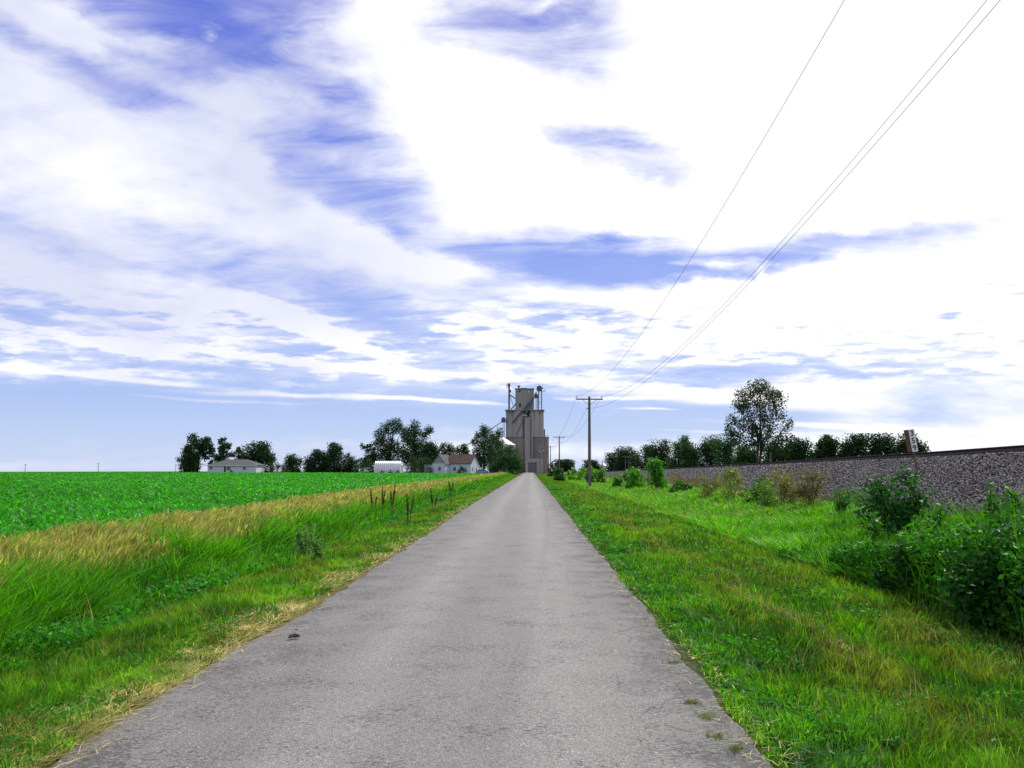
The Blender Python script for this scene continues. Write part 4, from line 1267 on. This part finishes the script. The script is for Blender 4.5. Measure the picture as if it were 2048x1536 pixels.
# the tall lone tree
tree(1446, 1586, 760, 150, 'tall lone tree with an airy egg shaped crown and forked trunk beyond the rail', lobes=[(.52, .93, .12), (.38, .90, .12), (.66, .91, .12), (.26, .84, .10), (.78, .84, .10), (.30, .78, .12), (.52, .80, .15), (.74, .78, .13), (.22, .70, .12), (.40, .70, .15), (.60, .68, .15), (.80, .66, .12), (.12, .58, .10), (.28, .57, .12), (.46, .56, .15), (.66, .56, .13), (.88, .54, .10), (.08, .47, .09), (.22, .44, .11), (.40, .43, .14), (.60, .44, .12), (.80, .42, .12), (.93, .40, .08), (.34, .33, .10), (.52, .33, .11), (.72, .31, .12), (.86, .29, .09), (.62, .24, .08), (.16, .36, .08)], n=4300, leaf=.27, tight=18, c0=(.014, .04, .012), c1=(.03, .08, .018), fork=.2, sparse=.72, rt=.22, trunks=2, trunk_px=1513, depth=.5, clump=.78)

# ---------------------------------------------------------------- buildings
M_CONC = simple('stained_concrete', (.37, .345, .33), (.27, .25, .24), .5, .9, (1, 1, .12), .1, lo=.3, hi=.7)
M_CONC2 = simple('headhouse_concrete', (.33, .31, .31), (.24, .22, .22), .45, .9, (1.3, 1.3, .1), .1, lo=.3, hi=.7)
M_TILE = simple('brown_tile_silo', (.23, .20, .185), (.17, .145, .13), .8, .85, (1, 1, .5), .1)
M_SHED = simple('shed_concrete', (.36, .33, .32), (.27, .25, .24), .8, .9)
M_STEEL = simple('dark_steel', (.12, .12, .135), (.085, .085, .095), 2, .6, metal=.2)
M_GALV = simple('galvanised_sheet', (.55, .56, .58), (.42, .43, .45), 2, .35, metal=.6)
M_DOOR = simple('grey_roll_door', (.16, .16, .18), (.12, .12, .14), 3, .6)
M_DARK = simple('dark_opening', (.02, .02, .022), None, 3, .3)
M_WHITE = simple('white_siding', (.52, .57, .64), (.44, .49, .56), 1.5, .7, (1, 1, 6))
M_WHITE2 = simple('white_trim', (.7, .7, .7), (.6, .6, .6), 2, .6)
M_ROOFG = simple('grey_shingle', (.10, .095, .105), (.075, .07, .08), 2, .9)
M_ROOFB = simple('brown_shingle', (.09, .058, .05), (.065, .043, .038), 2, .9)
M_GLASS = simple('window_glass', (.03, .035, .045), (.05, .06, .07), 2, .12, spec=.6)
M_LAMP = simple('pale_lamp_cover', (.8, .8, .8), (.7, .7, .7), 2, .4)

D = 370.0
eb = at(1058, 943, D); ez0 = gz(eb.x, D - 8) - .05
elev = empty('grain_elevator', (eb.x, D, ez0), 'tall grey concrete grain elevator with headhouse and steel legs at the end of the road', 'grain elevator')


def ex(px, py=860, dy=0): return at(px, py, D + dy).x - elev.location.x
def ezz(py, px=1050, dy=0): return at(px, py, D + dy).z - elev.location.z
U = D / FPX


def silo(px, rpx, ytop, yfront, mat, name='silo', nm=36):
    x = ex(px); r_ = rpx * U
    return MB().cyl(x, yfront + r_, r_, -.3, ezz(ytop), nm).build(name, mat, elev, False)


for (px, rp, mat) in ((1023, 12, M_CONC), (1037, 12.5, M_CONC), (1064, 5.5, M_CONC2), (1073, 6, M_CONC), (1080, 8, M_CONC)):
    o = silo(px, rp, 820.5, {1023: 2.5, 1037: .6, 1064: 1.0, 1073: .8, 1080: 2.0}[px], mat)
MB().box(ex(1049), ex(1060), .4, 4, -.3, ezz(834)).build('stair_tower', M_CONC2, elev)
MB().box(ex(1014), ex(1086), 5, 20, -.3, ezz(821)).build('rear_bins', M_CONC, elev)
MB().box(ex(1010), ex(1089), .3, 20.3, ezz(820.6), ezz(819)).build('roof_slab', M_CONC2, elev)
hh_ = MB().box(ex(1030.5), ex(1068), 2.6, 12, ezz(819), ezz(777)).build('headhouse', M_CONC2, elev)
MB().box(ex(1029.8), ex(1068.6), 2.3, 12.3, ezz(777), ezz(775.6)).build('roof', M_STEEL, hh_)
MB().box(ex(1047), ex(1050), 2.45, 2.65, ezz(819), ezz(777)).build('pilaster', M_CONC, hh_)
for (a, b, c_, d_) in ((1037, 1041, 780, 783), (1038, 1042, 806, 813)):
    MB().box(ex(a), ex(b), 2.52, 2.62, ezz(d_), ezz(c_)).build('window', M_DARK, hh_)
MB().box(ex(1056), ex(1059), 2.3, 2.6, ezz(784), ezz(782)).build('wall_lamp', M_LAMP, hh_)
MB().cyl(ex(1037.5), 5, .35, ezz(775.6), ezz(771)).cyl(ex(1037.5), 5, .75, ezz(771), ezz(769), 12).build('roof_vent', M_STEEL, hh_)
MB().box(ex(1041), ex(1054), 4, 5, ezz(775.6), ezz(774)).build('roof_conveyor', M_STEEL, hh_)
silo(1030.5, 20, 875, -1.5, M_TILE, 'annex_silo')
silo(1082, 16, 875, -1.5, M_TILE, 'annex_silo')
mb = MB()
for px, rp in ((1030.5, 20.5), (1082, 16.5)):
    mb.cyl(ex(px), -1.5 + rp * U - .1, rp * U, ezz(875), ezz(874), 36)
mb.build('annex_roof', M_STEEL, elev)
# drive shed
shed = MB().box(ex(1051), ex(1056.2), -10, -2.2, -.3, ezz(918)).box(ex(1072.8), ex(1087), -10, -2.2, -.3, ezz(918)).box(ex(1056.2), ex(1072.8), -10, -2.2, ezz(925.5), ezz(918)).build('drive_shed', M_SHED, elev)
mb = MB()
z1 = ezz(925.5); nb = 9
for i in range(nb):
    mb.box(ex(1056.2), ex(1072.8), -9.6 - .04 * (i % 2), -9.4, z1 * i / nb + .02, z1 * (i + 1) / nb - .02)
mb.build('door', M_DOOR, shed)
# left leg tower
def ladder(mb, xa, xb, y, z0, z1, step=.9, r_=.05):
    z = z0
    while z < z1:
        mb.tube([(xa, y, z), (xb, y, z)], r_, 4); z += step


leg = MB().box(ex(1016.3), ex(1019.7), 1.4, 2.2, ezz(820), ezz(768))
leg.box(ex(1015.6), ex(1020.2), 1.2, 2.4, ezz(772), ezz(766)).box(ex(1013), ex(1016.3), 1.5, 2.1, ezz(770.6), ezz(768.6)).box(ex(1019.7), ex(1022), 1.5, 2.1, ezz(784), ezz(779)).box(ex(1011.6), ex(1017), 1.6, 1.8, ezz(774), ezz(773))
leg.build('bucket_leg', M_STEEL, elev)
def spout(p0, p1, r_, y0=-.2, y1=-.2, name='spout', mat=M_STEEL):
    MB().tube([(ex(p0[0], p0[1]), y0, ezz(p0[1])), (ex(p1[0], p1[1]), y1, ezz(p1[1]))], r_, 8).build(name, mat, elev)


spout((1020, 789), (1030, 796), .25, 1.8, 2.5)
spout((1022, 818), (1031, 807), .25, 1.8, 2.5)
spout((1020, 770), (1031, 777), .06, 1.8, 3, 'guy_cable')
spout((1020, 791), (1029, 818), .12, 1.8, 3)
# right legs with drum heads
mb = MB()
xa, xb = ex(1077.3), ex(1083.6)
for q in (xa, xb):
    mb.box(q - .2, q + .2, 2.0, 2.5, ezz(820), ezz(779))
ladder(mb, xa, xb, 2.2, ezz(819), ezz(781), 1.1)
mb.tube([(xa, 2.2, ezz(808)), (xb, 2.2, ezz(800))], .07, 4)
mb.box(ex(1076), ex(1091.5), 1.9, 2.7, ezz(781.6), ezz(780.6)).tube([(ex(1091), 2.0, ezz(781)), (ex(1091), 2.0, ezz(777.5))], .06, 4)
mb.build('leg_tower', M_STEEL, elev)
MB().tube([(ex(1079), 1.2, ezz(776.3)), (ex(1079), 3.2, ezz(776.3))], 1.25, 18).box(ex(1074), ex(1084.5), 1.5, 2.9, ezz(781), ezz(776)).box(ex(1084), ex(1087), 1.8, 2.6, ezz(776.6), ezz(774.6)).build('leg_head', M_STEEL, elev)
mb = MB()
for q in (ex(1072.3), ex(1075.2)):
    mb.box(q - .13, q + .13, 1.6, 1.9, ezz(820), ezz(795))
ladder(mb, ex(1072.3), ex(1075.2), 1.7, ezz(819), ezz(796), 1.2)
mb.build('leg_tower', M_STEEL, elev)
MB().tube([(ex(1072.3), .8, ezz(790.5)), (ex(1072.3), 2.4, ezz(790.5))], .85, 16).box(ex(1068.5), ex(1076.5), 1.0, 2.2, ezz(795.5), ezz(791)).build('leg_head', M_STEEL, elev)
MB().tube([(ex(1075.5), 2, ezz(779)), (ex(1072), 1.7, ezz(785)), (ex(1072), 1.7, ezz(788))], .3, 8).build('spout', M_STEEL, elev)
# long diagonal spouts across the face
spout((1068, 795), (1024, 846), .42, .9, .35)
spout((1065, 800), (1050, 830), .50, .9, .1)
spout((1050, 832), (1033, 870), .16, -.1, .2)
spout((1066, 797), (1046, 822), .30, 1.5, .3)
# left small leg and its long outer spout
mb = MB()
for q in (1005.6, 1008.2):
    mb.box(ex(q) - .1, ex(q) + .1, 3, 3.3, -.2, ezz(842))
mb.build('leg_tower', M_STEEL, elev)
MB().tube([(ex(1006.5), 2.2, ezz(838)), (ex(1006.5), 3.8, ezz(838))], .95, 16).box(ex(1002), ex(1011), 2.4, 3.6, ezz(844), ezz(839)).build('leg_head', M_STEEL, elev)
spout((1003, 843), (922, 897), .17, 3, 3)
# extras on the right: small stack, railing, loading chute
MB().tube([(ex(1089), 4, ezz(875)), (ex(1089), 4, ezz(859))], .3, 8).cyl(ex(1089), 4, .5, ezz(859.5), ezz(858), 10).build('stack', M_STEEL, elev)
mb = MB()
for q in range(1090, 1099, 2): mb.tube([(ex(q), 0, ezz(874)), (ex(q), 0, ezz(870.5))], .05, 4)
mb.tube([(ex(1090), 0, ezz(870.7)), (ex(1098), 0, ezz(870.7))], .05, 4).build('railing', M_STEEL, elev)
spout((1101, 928), (1110, 920), .25, -1, -3, 'loading_chute')
for px in (1047.5, 1052):
    MB().box(ex(px - 1.3), ex(px + 1.3), -.5, .0, ezz(831.5 + (px > 1050)), ezz(829.6 + (px > 1050))).build('flood_lamp', M_LAMP, elev)

# metal grain bin with a white cone roof
b_ = at(1004, 890, 338)
bz = gz(b_.x, 338)
gb = empty('grain_bin', (b_.x, 338, bz), 'round metal grain bin with a bright cone roof among trees left of the elevator', 'grain bin')
ze = b_.z - bz
mb = MB()
for i in range(14):
    mb.cyl(0, 0, 5.3 + (.04 if i % 2 else 0), ze * i / 14, ze * (i + 1) / 14, 40)
mb.build('wall', M_GALV, gb)
rf_ = MB().tube([(0, 0, ze), (0, 0, ze + 3.1)], [5.6, .5], 40).build('roof', M_GALV, gb)
MB().cyl(0, 0, .55, ze + 3.1, ze + 3.5, 14).build('cap', M_STEEL, rf_)


def window(parent, x0, x1, y, z0, z1, axis='y', sgn=-1):
    t_ = .03 * sgn
    def bx(a0, a1, zz0, zz1, d0, d1):
        d0, d1 = sorted((d0, d1))
        return (a0, a1, d0, d1, zz0, zz1) if axis == 'y' else (d0, d1, a0, a1, zz0, zz1)
    m1 = MB()
    w_ = .09
    for q in ((x0 - w_, x0, z0 - w_, z1 + w_), (x1, x1 + w_, z0 - w_, z1 + w_), (x0, x1, z1, z1 + w_), (x0, x1, z0 - w_, z0), (x0, x1, (z0 + z1) / 2 - .025, (z0 + z1) / 2 + .025)):
        m1.box(*bx(q[0], q[1], q[2], q[3], y + t_ * 2.4, y + t_ * .1))
    fr = m1.build('window', M_WHITE2, parent)
    MB().box(*bx(x0, x1, z0, z1, y + t_ * 1.0, y + t_ * .3)).build('pane', M_GLASS, fr)


# grey hip roofed house
Yh = 272
hl = at(415, 942, Yh); hr = at(512, 942, Yh)
hw = hr.x - hl.x
hz = gz((hl.x + hr.x) / 2, Yh)
house = empty('hip_roof_house', ((hl.x + hr.x) / 2, Yh, hz), 'low pale house with a grey hip roof beyond the left field', 'house')
we = at(460, 930.5, Yh).z - hz; wr_ = at(460, 918.5, Yh).z - hz
MB().box(-hw / 2, hw / 2, 0, 9, -.3, we).build('wall', M_WHITE, house)
e_ = .5
mb = MB()
a0, a1, b0, b1 = -hw / 2 - e_, hw / 2 + e_, -e_, 9 + e_
rx0, rx1 = -hw / 2 + 4.6, hw / 2 - 4.4
z0_ = we + .01
mb.v = [(a0, b0, z0_), (a1, b0, z0_), (a1, b1, z0_), (a0, b1, z0_), (rx0, 4.5, wr_), (rx1, 4.5, wr_)]
mb.f = [(0, 3, 2, 1), (0, 1, 5, 4), (1, 2, 5), (2, 3, 4, 5), (3, 0, 4)]
rf_ = mb.build('roof', M_ROOFG, house)
MB().cyl(1.5, 4.5, .12, wr_ - .3, wr_ + .35, 10).build('vent', M_STEEL, rf_)
MB().box(a0, a1, b0 - .03, b0 - .003, z0_ - .16, z0_ + .02).build('gutter', M_WHITE2, house)
window(house, -hw / 2 + .7, -hw / 2 + 1.5, 0, 1.0, 2.0)
window(house, -1.7, -.4, 0, .9, 1.9)
window(house, 3.6, 4.6, 0, 1.0, 1.9)
MB().box(-2.5, -1.95, -.06, -.01, .0, 2.0).build('door', M_DARK, house)
shrub((hl.x + hr.x) / 2 + .2, Yh - 1.2, .9, 1.5, 'small dark shrub against the front wall of the grey roofed house', DK0, DK1, 300, .2)

# quonset hut
Yq = 262
ql = at(748, 944, Yq); qr = at(801, 944, Yq)
qz = gz((ql.x + qr.x) / 2, Yq) - .02
hut = empty('metal_hut', ((ql.x + qr.x) / 2, Yq, qz), 'ribbed galvanised metal hut with a rounded roof in front of the big trees', 'hut')
qh = at(775, 922, Yq).z - qz; ql_ = (qr.x - ql.x)
prf = []
for i in range(25):
    th = math.pi * i / 24
    c_, s_ = math.cos(th), math.sin(th)
    prf.append((3 - 3 * math.copysign(abs(c_) ** .75, c_), qh * abs(s_) ** .72))
V = []; nxs = 110
for k in range(nxs + 1):
    xx = -ql_ / 2 + ql_ * k / nxs
    rib = .07 * math.sin(2 * math.pi * 13 * k / nxs)
    for (a, b) in prf:
        V.append((xx, 3 + (a - 3) * (1 + rib / 3), b * (1 + rib / qh)))
m_ = len(prf)
i = np.arange((nxs + 1) * m_).reshape(nxs + 1, m_)
F = np.stack([i[:-1, :-1], i[1:, :-1], i[1:, 1:], i[:-1, 1:]], -1).reshape(-1, 4)
mesh_obj('shell', np.array(V), F, M_GALV, hut, True)
for sx, nm_ in ((1, 'end_wall'), (-1, 'end_wall')):
    pts = [(a, b) for a, b in prf]
    MB().prism([(3 + (a - 3) * .97, b * .97) for a, b in prf], sx * (ql_ / 2 - .05), sx * (ql_ / 2 - .12), 'x').build(nm_, M_WHITE2, hut)
MB().box(ql_ / 2 - .045, ql_ / 2 + .02, 1.7, 4.3, .02, 2.5).build('door', M_GALV, hut)
for (px, lb, wd) in ((764, 'leftmost small weed patch at the foot of the metal hut', 1.2), (781, 'middle small weed patch at the foot of the metal hut', 1.0), (796, 'rightmost weed patch at the foot of the metal hut near its end wall', 1.5)):
    q = at(px, 940, Yq - 1)
    shrub(q.x, Yq - 1, 1.0, wd, lb, DK0, (.03, .1, .02), 260, .2)
q = at(823, 940, 255); shrub(q.x, 255, .9, 2.4, 'low green bush right of the metal hut', DK0, (.04, .14, .03), 500, .25)

# farmhouse
Yf = 258
fc = at(916, 943, Yf)
fz = gz(fc.x, Yf) - .02
farm = empty('farmhouse', (fc.x, Yf, fz), 'white farmhouse with a brown main roof and a small front gable', 'house', rz=math.radians(-17))
fh = at(916, 926, Yf).z - fz; fr_ = at(916, 909, Yf).z - fz
k_ = Yf / FPX
# main block: front length from px 893 to 941
xa, xb = -3.6, 4.1
MB().box(xa, xb, 0, 7.0, -.3, fh).prism([(.0, fh), (7.0, fh), (3.5, fr_ - .12)], xa + .001, xb - .001, 'x').build('wall', M_WHITE, farm)
rr = MB()
for (y0, y1) in ((-.35, 3.5), (7.35, 3.5)):
    zz0 = fh - (fr_ - fh) * .35 / 3.5
    s_ = 1 if y1 > y0 else -1
    rr.v += []
    b = len(rr.v)
    pts = [(xa - .3, y0, zz0), (xb + .35, y0, zz0), (xb + .35, y1, fr_), (xa - .3, y1, fr_)]
    rr.v += pts + [(p[0], p[1], p[2] + .12) for p in pts]
    rr.f += [tuple(b + i for i in q) for q in ((0, 3, 2, 1), (4, 5, 6, 7), (0, 1, 5, 4), (1, 2, 6, 5), (2, 3, 7, 6), (3, 0, 4, 7))]
rf_ = rr.build('roof', M_ROOFB, farm)
MB().box(-.4, .1, 3.3, 3.8, fr_ - .4, fr_ + .5).build('chimney', simple('chimney_brick', (.2, .1, .08)), rf_)
# front gable wing
wa_, wb_ = -7.2, -2.9
wg = (wa_ + wb_) / 2
wing = MB().box(wa_, wb_, -3.0, 4, -.3, fh * .96).prism([(wa_, fh * .96), (wb_, fh * .96), (wg, fr_ - .2)], -2.999, 3.99, 'y').build('front_wing', M_WHITE, farm)
MB().poly([(wa_ + .1, -3.03, fh * .97), (wb_ - .1, -3.03, fh * .97), (wg, -3.03, fr_ - .35)]).build('gable_panel', simple('grey_gable', (.30, .31, .35)), wing)
rr = MB()
for (x0, x1) in ((wa_ - .3, wg), (wb_ + .3, wg)):
    zz0 = fh * .96 - (fr_ - fh * .96) * .14
    b = len(rr.v)
    pts = [(x0, -3.35, zz0), (x1, -3.35, fr_ - .05), (x1, 4.2, fr_ - .05), (x0, 4.2, zz0)]
    rr.v += pts + [(p[0], p[1], p[2] + .12) for p in pts]
    rr.f += [tuple(b + i for i in q) for q in ((0, 3, 2, 1), (4, 5, 6, 7), (0, 1, 5, 4), (1, 2, 6, 5), (2, 3, 7, 6), (3, 0, 4, 7))]
rr.build('wing_roof', M_ROOFG, wing)
window(wing, wg - .1, wg + .75, -3.0, 1.0, 2.1)
# lean-to at the left
lt = MB().box(wa_ - 3.2, wa_ - .002, -1.6, 3, -.3, fh * .86).build('lean_to', M_WHITE, farm)
MB().box(wa_ - 3.4, wa_ - .01, -1.9, 3.2, fh * .861, fh * .90).build('roof', M_ROOFG, lt)
window(lt, wa_ - 1.5, wa_ - .8, -1.6, .7, 2.0)
MB().box(wa_ - .7, wa_ - .1, -1.68, -1.61, 0, 2.0).build('door', M_DARK, lt)
window(farm, -1.6, -.6, 0, 1.0, 2.0)
window(farm, .6, 1.8, 0, 1.0, 2.0)
window(farm, 1.2, 1.9, xb, .9, 2.0, 'x', 1)
window(farm, 4.6, 5.3, xb, .9, 2.0, 'x', 1)
q = at(924, 944, 250); shrub(q.x, 250, 2.1, 3.8, 'dark round bush in front of the farmhouse main wall', DK0, (.02, .055, .018), 1200, .25, dens=20)

# small white silo building far right of the nearest pole
q = at(1207, 944, 345)
fs = empty('feed_tank', (q.x, 345, gz(q.x, 345)), 'tiny pale tank building at the left end of the tree row beyond the railway', 'tank')
MB().cyl(0, 0, 1.3, 0, 2.9, 20).build('tank_body', M_WHITE2, fs)
MB().tube([(0, 0, 2.9), (0, 0, 3.7)], [1.4, .2], 20).build('tank_roof', M_GALV, fs)

# parked car under the trees
q = at(964, 944, 262)
car = empty('parked_car', (q.x, 262, gz(q.x, 262)), 'small blue silver car parked under the trees right of the farmhouse', 'car')
M_PAINT = simple('car_paint', (.22, .28, .45), (.2, .26, .42), 2, .25, metal=.4)
M_TYRE = simple('tyre', (.02, .02, .02))
pf = [(-2.1, .35), (-2.15, .75), (-1.95, .92), (-1.15, .98), (1.0, .98), (1.9, .85), (2.12, .65), (2.1, .35)]
MB().prism(pf, -.85, .85, 'y').build('body', M_PAINT, car)
cb = MB().prism([(-1.35, .98), (-.95, 1.42), (.35, 1.45), (1.05, .98)], -.74, .74, 'y').build('cabin', M_PAINT, car)
for sy in (-1, 1):
    MB().prism([(-1.2, 1.01), (-.88, 1.37), (.3, 1.39), (.86, 1.01)], sy * .745, sy * .765, 'y').build('side_window', M_GLASS, cb)
for wx in (-1.35, 1.35):
    for wy in (-.82, .82):
        w_ = MB().tube([(wx, wy - .1, .32), (wx, wy + .1, .32)], .32, 16).build('wheel', M_TYRE, car)
        MB().tube([(wx, wy - .12, .32), (wx, wy + .12, .32)], .18, 12).build('rim', M_GALV, w_)
for sy in (-.6, .6):
    MB().ball((2.08, sy, .68), .06, .14, .08, 8, 5).build('headlight', M_LAMP, car)

# ---------------------------------------------------------------- poles and wires
M_POLE = simple('weathered_pole', (.17, .145, .13), (.10, .085, .075), 3, .9, (3, 3, .25), .5)
M_ARM = simple('crossarm_wood', (.16, .14, .12), (.10, .09, .08), 4, .9)
M_INS = simple('porcelain', (.12, .10, .09), None, 3, .2)
M_WIRE = simple('wire_metal', (.05, .05, .055), None, 3, .5, metal=.5)
Hs = 8.6


def utility_pole(H, loc, label, group='wooden crossarm poles along the right verge', arm=2.5, neutral=True, tilt=0.0):
    root = empty('utility_pole', loc, label, 'utility pole', group)
    root.rotation_euler = (0, tilt, 0)
    MB().tube([(0, 0, -.4), (0, 0, H * .5), (0, 0, H)], [.165, .14, .11], 14).build('shaft', M_POLE, root)
    za = H - .27
    ar = MB().box(-arm / 2, arm / 2, -.23, -.115, za - .06, za + .06).build('crossarm', M_ARM, root)
    for s in (-1, 1):
        ins = MB().cyl(s * (arm / 2 - .07), -.17, .018, za + .06, za + .16, 8).cyl(s * (arm / 2 - .07), -.17, .055, za + .16, za + .21, 12).cyl(s * (arm / 2 - .07), -.17, .04, za + .21, za + .27, 12, .025).build('insulator', M_INS, root)
        MB().tube([(s * .68, -.24, za - .05), (s * .05, -.16, za - .52)], .02, 6).build('brace', M_STEEL, root)
    if neutral:
        MB().tube([(-.22, -.05, H - 1.15), (.0, -.05, H - 1.15)], .018, 6).cyl(-.2, -.05, .045, H - 1.20, H - 1.08, 10).build('bracket', M_INS, root)
    return root


p1 = at(1177.5, 793, 80)
z1b = gz(p1.x, 80)
P1 = utility_pole(p1.z - z1b, (p1.x, 80, z1b), 'nearest wooden utility pole with a braced crossarm, right of the road', tilt=0.006)
p2 = at(1118.5, 872, 190); z2b = gz(p2.x, 190)
P2 = utility_pole(p2.z - z2b, (p2.x, 190, z2b), 'second wooden utility pole, between the elevator and the nearest pole')
p3 = at(1101, 892, 287); z3b = gz(p3.x, 287)
P3 = utility_pole(p3.z - z3b, (p3.x, 287, z3b), 'third and farthest wooden crossarm pole, against the right silo edge')


def wire(name, pts, label, r_=.011, group='wires strung along the utility poles'):
    o = MB().tube(pts, r_, 5).build(name, M_WIRE)
    return tag(o, label, 'wire', group)


def span(a, b, sag, n=24):
    out = []
    for i in range(n + 1):
        t_ = i / n
        p = Vector(a).lerp(Vector(b), t_); p.z -= sag * 4 * t_ * (1 - t_)
        out.append(p)
    return out


A1 = Vector((p1.x, 80 - .17, p1.z)); A2 = Vector((p2.x, 190 - .17, p2.z)); A3 = Vector((p3.x, 287 - .17, p3.z))
fits = {-1: (-.018, .08), 1: (-.020, .08), 0: (-.030, .08)}
names = {-1: 'left overhead wire, from the left end of the crossarms', 1: 'upper of the two close right hand overhead wires, from the right ends of the crossarms', 0: 'lower right hand overhead wire, fixed below the crossarms'}
ends = []
for s in (-1, 1, 0):
    off = Vector((s * 1.18, 0, 0)) if s else Vector((-.2, .1, -1.1))
    q1, q2, q3 = A1 + off, A2 + off, A3 + off
    a_, b_ = fits[s]
    pts = []
    for i in range(46):
        t_ = -91 + 91 * i / 45
        pts.append(Vector((q1.x + a_ * t_, q1.y + t_, q1.z + b_ * t_ + .0015 * t_ * t_)))
    ends.append(pts[0])
    pts += span(q1, q2, 1.5)[1:] + span(q2, q3, 1.3)[1:]
    rad = [.0045 + .0135 * min(1, max(0, p.y) / 190) for p in pts]
    o = MB().tube(pts, rad, 5, True).build('overhead_wire', M_WIRE)
    tag(o, names[s], 'wire', 'wires strung along the utility poles')

# poles with transformer by the elevator
def plain_pole(px, ytop, Y, label, can=False, lamp=False, arm=0, group=None, r_=.12, name='utility_pole', ybase=None):
    t_ = at(px, ytop, Y); zb = gz(t_.x, Y) if ybase is None else at(px, ybase, Y).z
    H = t_.z - zb
    root = empty(name, (t_.x, Y, zb), label, 'utility pole', group)
    MB().tube([(0, 0, -.3), (0, 0, H)], [r_ * 1.3, r_], 10).build('shaft', M_POLE, root)
    if arm:
        MB().box(-arm / 2, arm / 2, -r_ - .14, -r_ - .01, H - .4, H - .25).build('crossarm', M_ARM, root)
        for s in (-1, 1): MB().cyl(s * (arm / 2 - .1), -r_ - .07, .05, H - .25, H - .05, 8).build('insulator', M_INS, root)
    if can:
        MB().cyl(-.1, -.45, .3, H - 1.7, H - .6, 14).build('transformer', M_SHED, root)
    if lamp:
        MB().ball((0, -.3, H + .05), .3, .3, .14, 10, 6).build('lamp', M_LAMP, root)
    return root


plain_pole(1080, 903, 340, 'slim light pole with a pale lamp head before the drive shed', lamp=True, r_=.09, name='light_pole')
plain_pole(1087.5, 895, 335, 'short dark pole carrying a pale transformer can at the right silo', can=True, arm=1.6)
for i, (px, yt, lb) in enumerate(((51, 928, 'leftmost tiny pole on the field horizon'), (197, 926, 'middle tiny pole on the field horizon'), (352, 929, 'tiny pole on the field horizon left of the ragged tree'))):
    plain_pole(px, yt, 620 - 20 * i, lb, arm=2.4, group='tiny poles on the left horizon', r_=.16)
for (px, yt, Y, lb) in ((1205, 922, 300, 'thin pole beside the tiny tank at the left end of the tree row'), (1250.5, 911, 200, 'thin pale pole in front of the dark tree row beyond the railway'), (1541, 904, 120, 'short thin pale pole at the right foot of the tall lone tree')):
    plain_pole(px, yt, Y, lb, arm=1.2 if px < 1500 else 0, r_=.07, group='thin poles beyond the railway')

# ---------------------------------------------------------------- milepost
Ym = 30.0
mt = at(1826, 858, Ym); mbp = at(1838, 903, Ym)
Xm = at(1834, 903, Ym).x
kk_ = np.interp(Xm, [p[0] for p in prof[:5]], [p[2] for p in prof[:5]])
bb = gz(11.2, Ym) - .12
zfoot = bb + (float(rail_z(Ym)) - .24 - bb) * float(kk_)
mp_ = empty('milepost', (Xm, Ym, zfoot), 'leaning white milepost board numbered 359 on a thin post in the ballast', 'milepost')
mp_.rotation_euler = (0, math.radians(-8), 0)
M_SIGN = simple('sign_white', (.8, .8, .78), (.66, .66, .64), 6, .6)
M_SIGNR = simple('sign_rust_edge', (.16, .08, .05), (.10, .06, .045), 5, .8)
M_BLACK = simple('black_paint', (.012, .012, .012))
hb = mt.z - zfoot; lb_ = mbp.z - zfoot
MB().tube([(0, .05, -.4), (0, .05, hb - .1)], .03, 8).build('post', M_SIGNR, mp_)
board = MB().box(-.07, .13, -.02, .0, lb_, hb).build('board', M_SIGN, mp_)
side = MB()
side.v = [(-.072, -.02, lb_), (-.072, -.02, hb), (-.16, .16, hb), (-.16, .16, lb_), (-.065, .0, lb_), (-.065, .0, hb), (-.148, .17, hb), (-.148, .17, lb_)]
side.f = [(0, 1, 2, 3), (7, 6, 5, 4), (1, 5, 6, 2), (0, 3, 7, 4), (2, 6, 7, 3), (0, 4, 5, 1)]
side.build('side_board', M_SIGNR, mp_)
for i, ch in enumerate('359'):
    cu = bpy.data.curves.new('digit_' + 'abc'[i], 'FONT')
    cu.body = ch; cu.size = .27; cu.extrude = .002; cu.offset = .004
    cu.align_x = 'CENTER'; cu.align_y = 'CENTER'
    to = bpy.data.objects.new('tmp', cu); COL.objects.link(to)
    bpy.context.view_layer.update()
    me = bpy.data.meshes.new_from_object(to.evaluated_get(bpy.context.evaluated_depsgraph_get()))
    bpy.data.objects.remove(to)
    me.materials.clear(); me.materials.append(M_BLACK)
    do = bpy.data.objects.new('digit', me); COL.objects.link(do)
    do.parent = board
    do.location = (.03, -.024, hb - .15 - i * (hb - lb_ - .02) / 3)
    do.rotation_euler = (math.pi / 2, 0, 0)
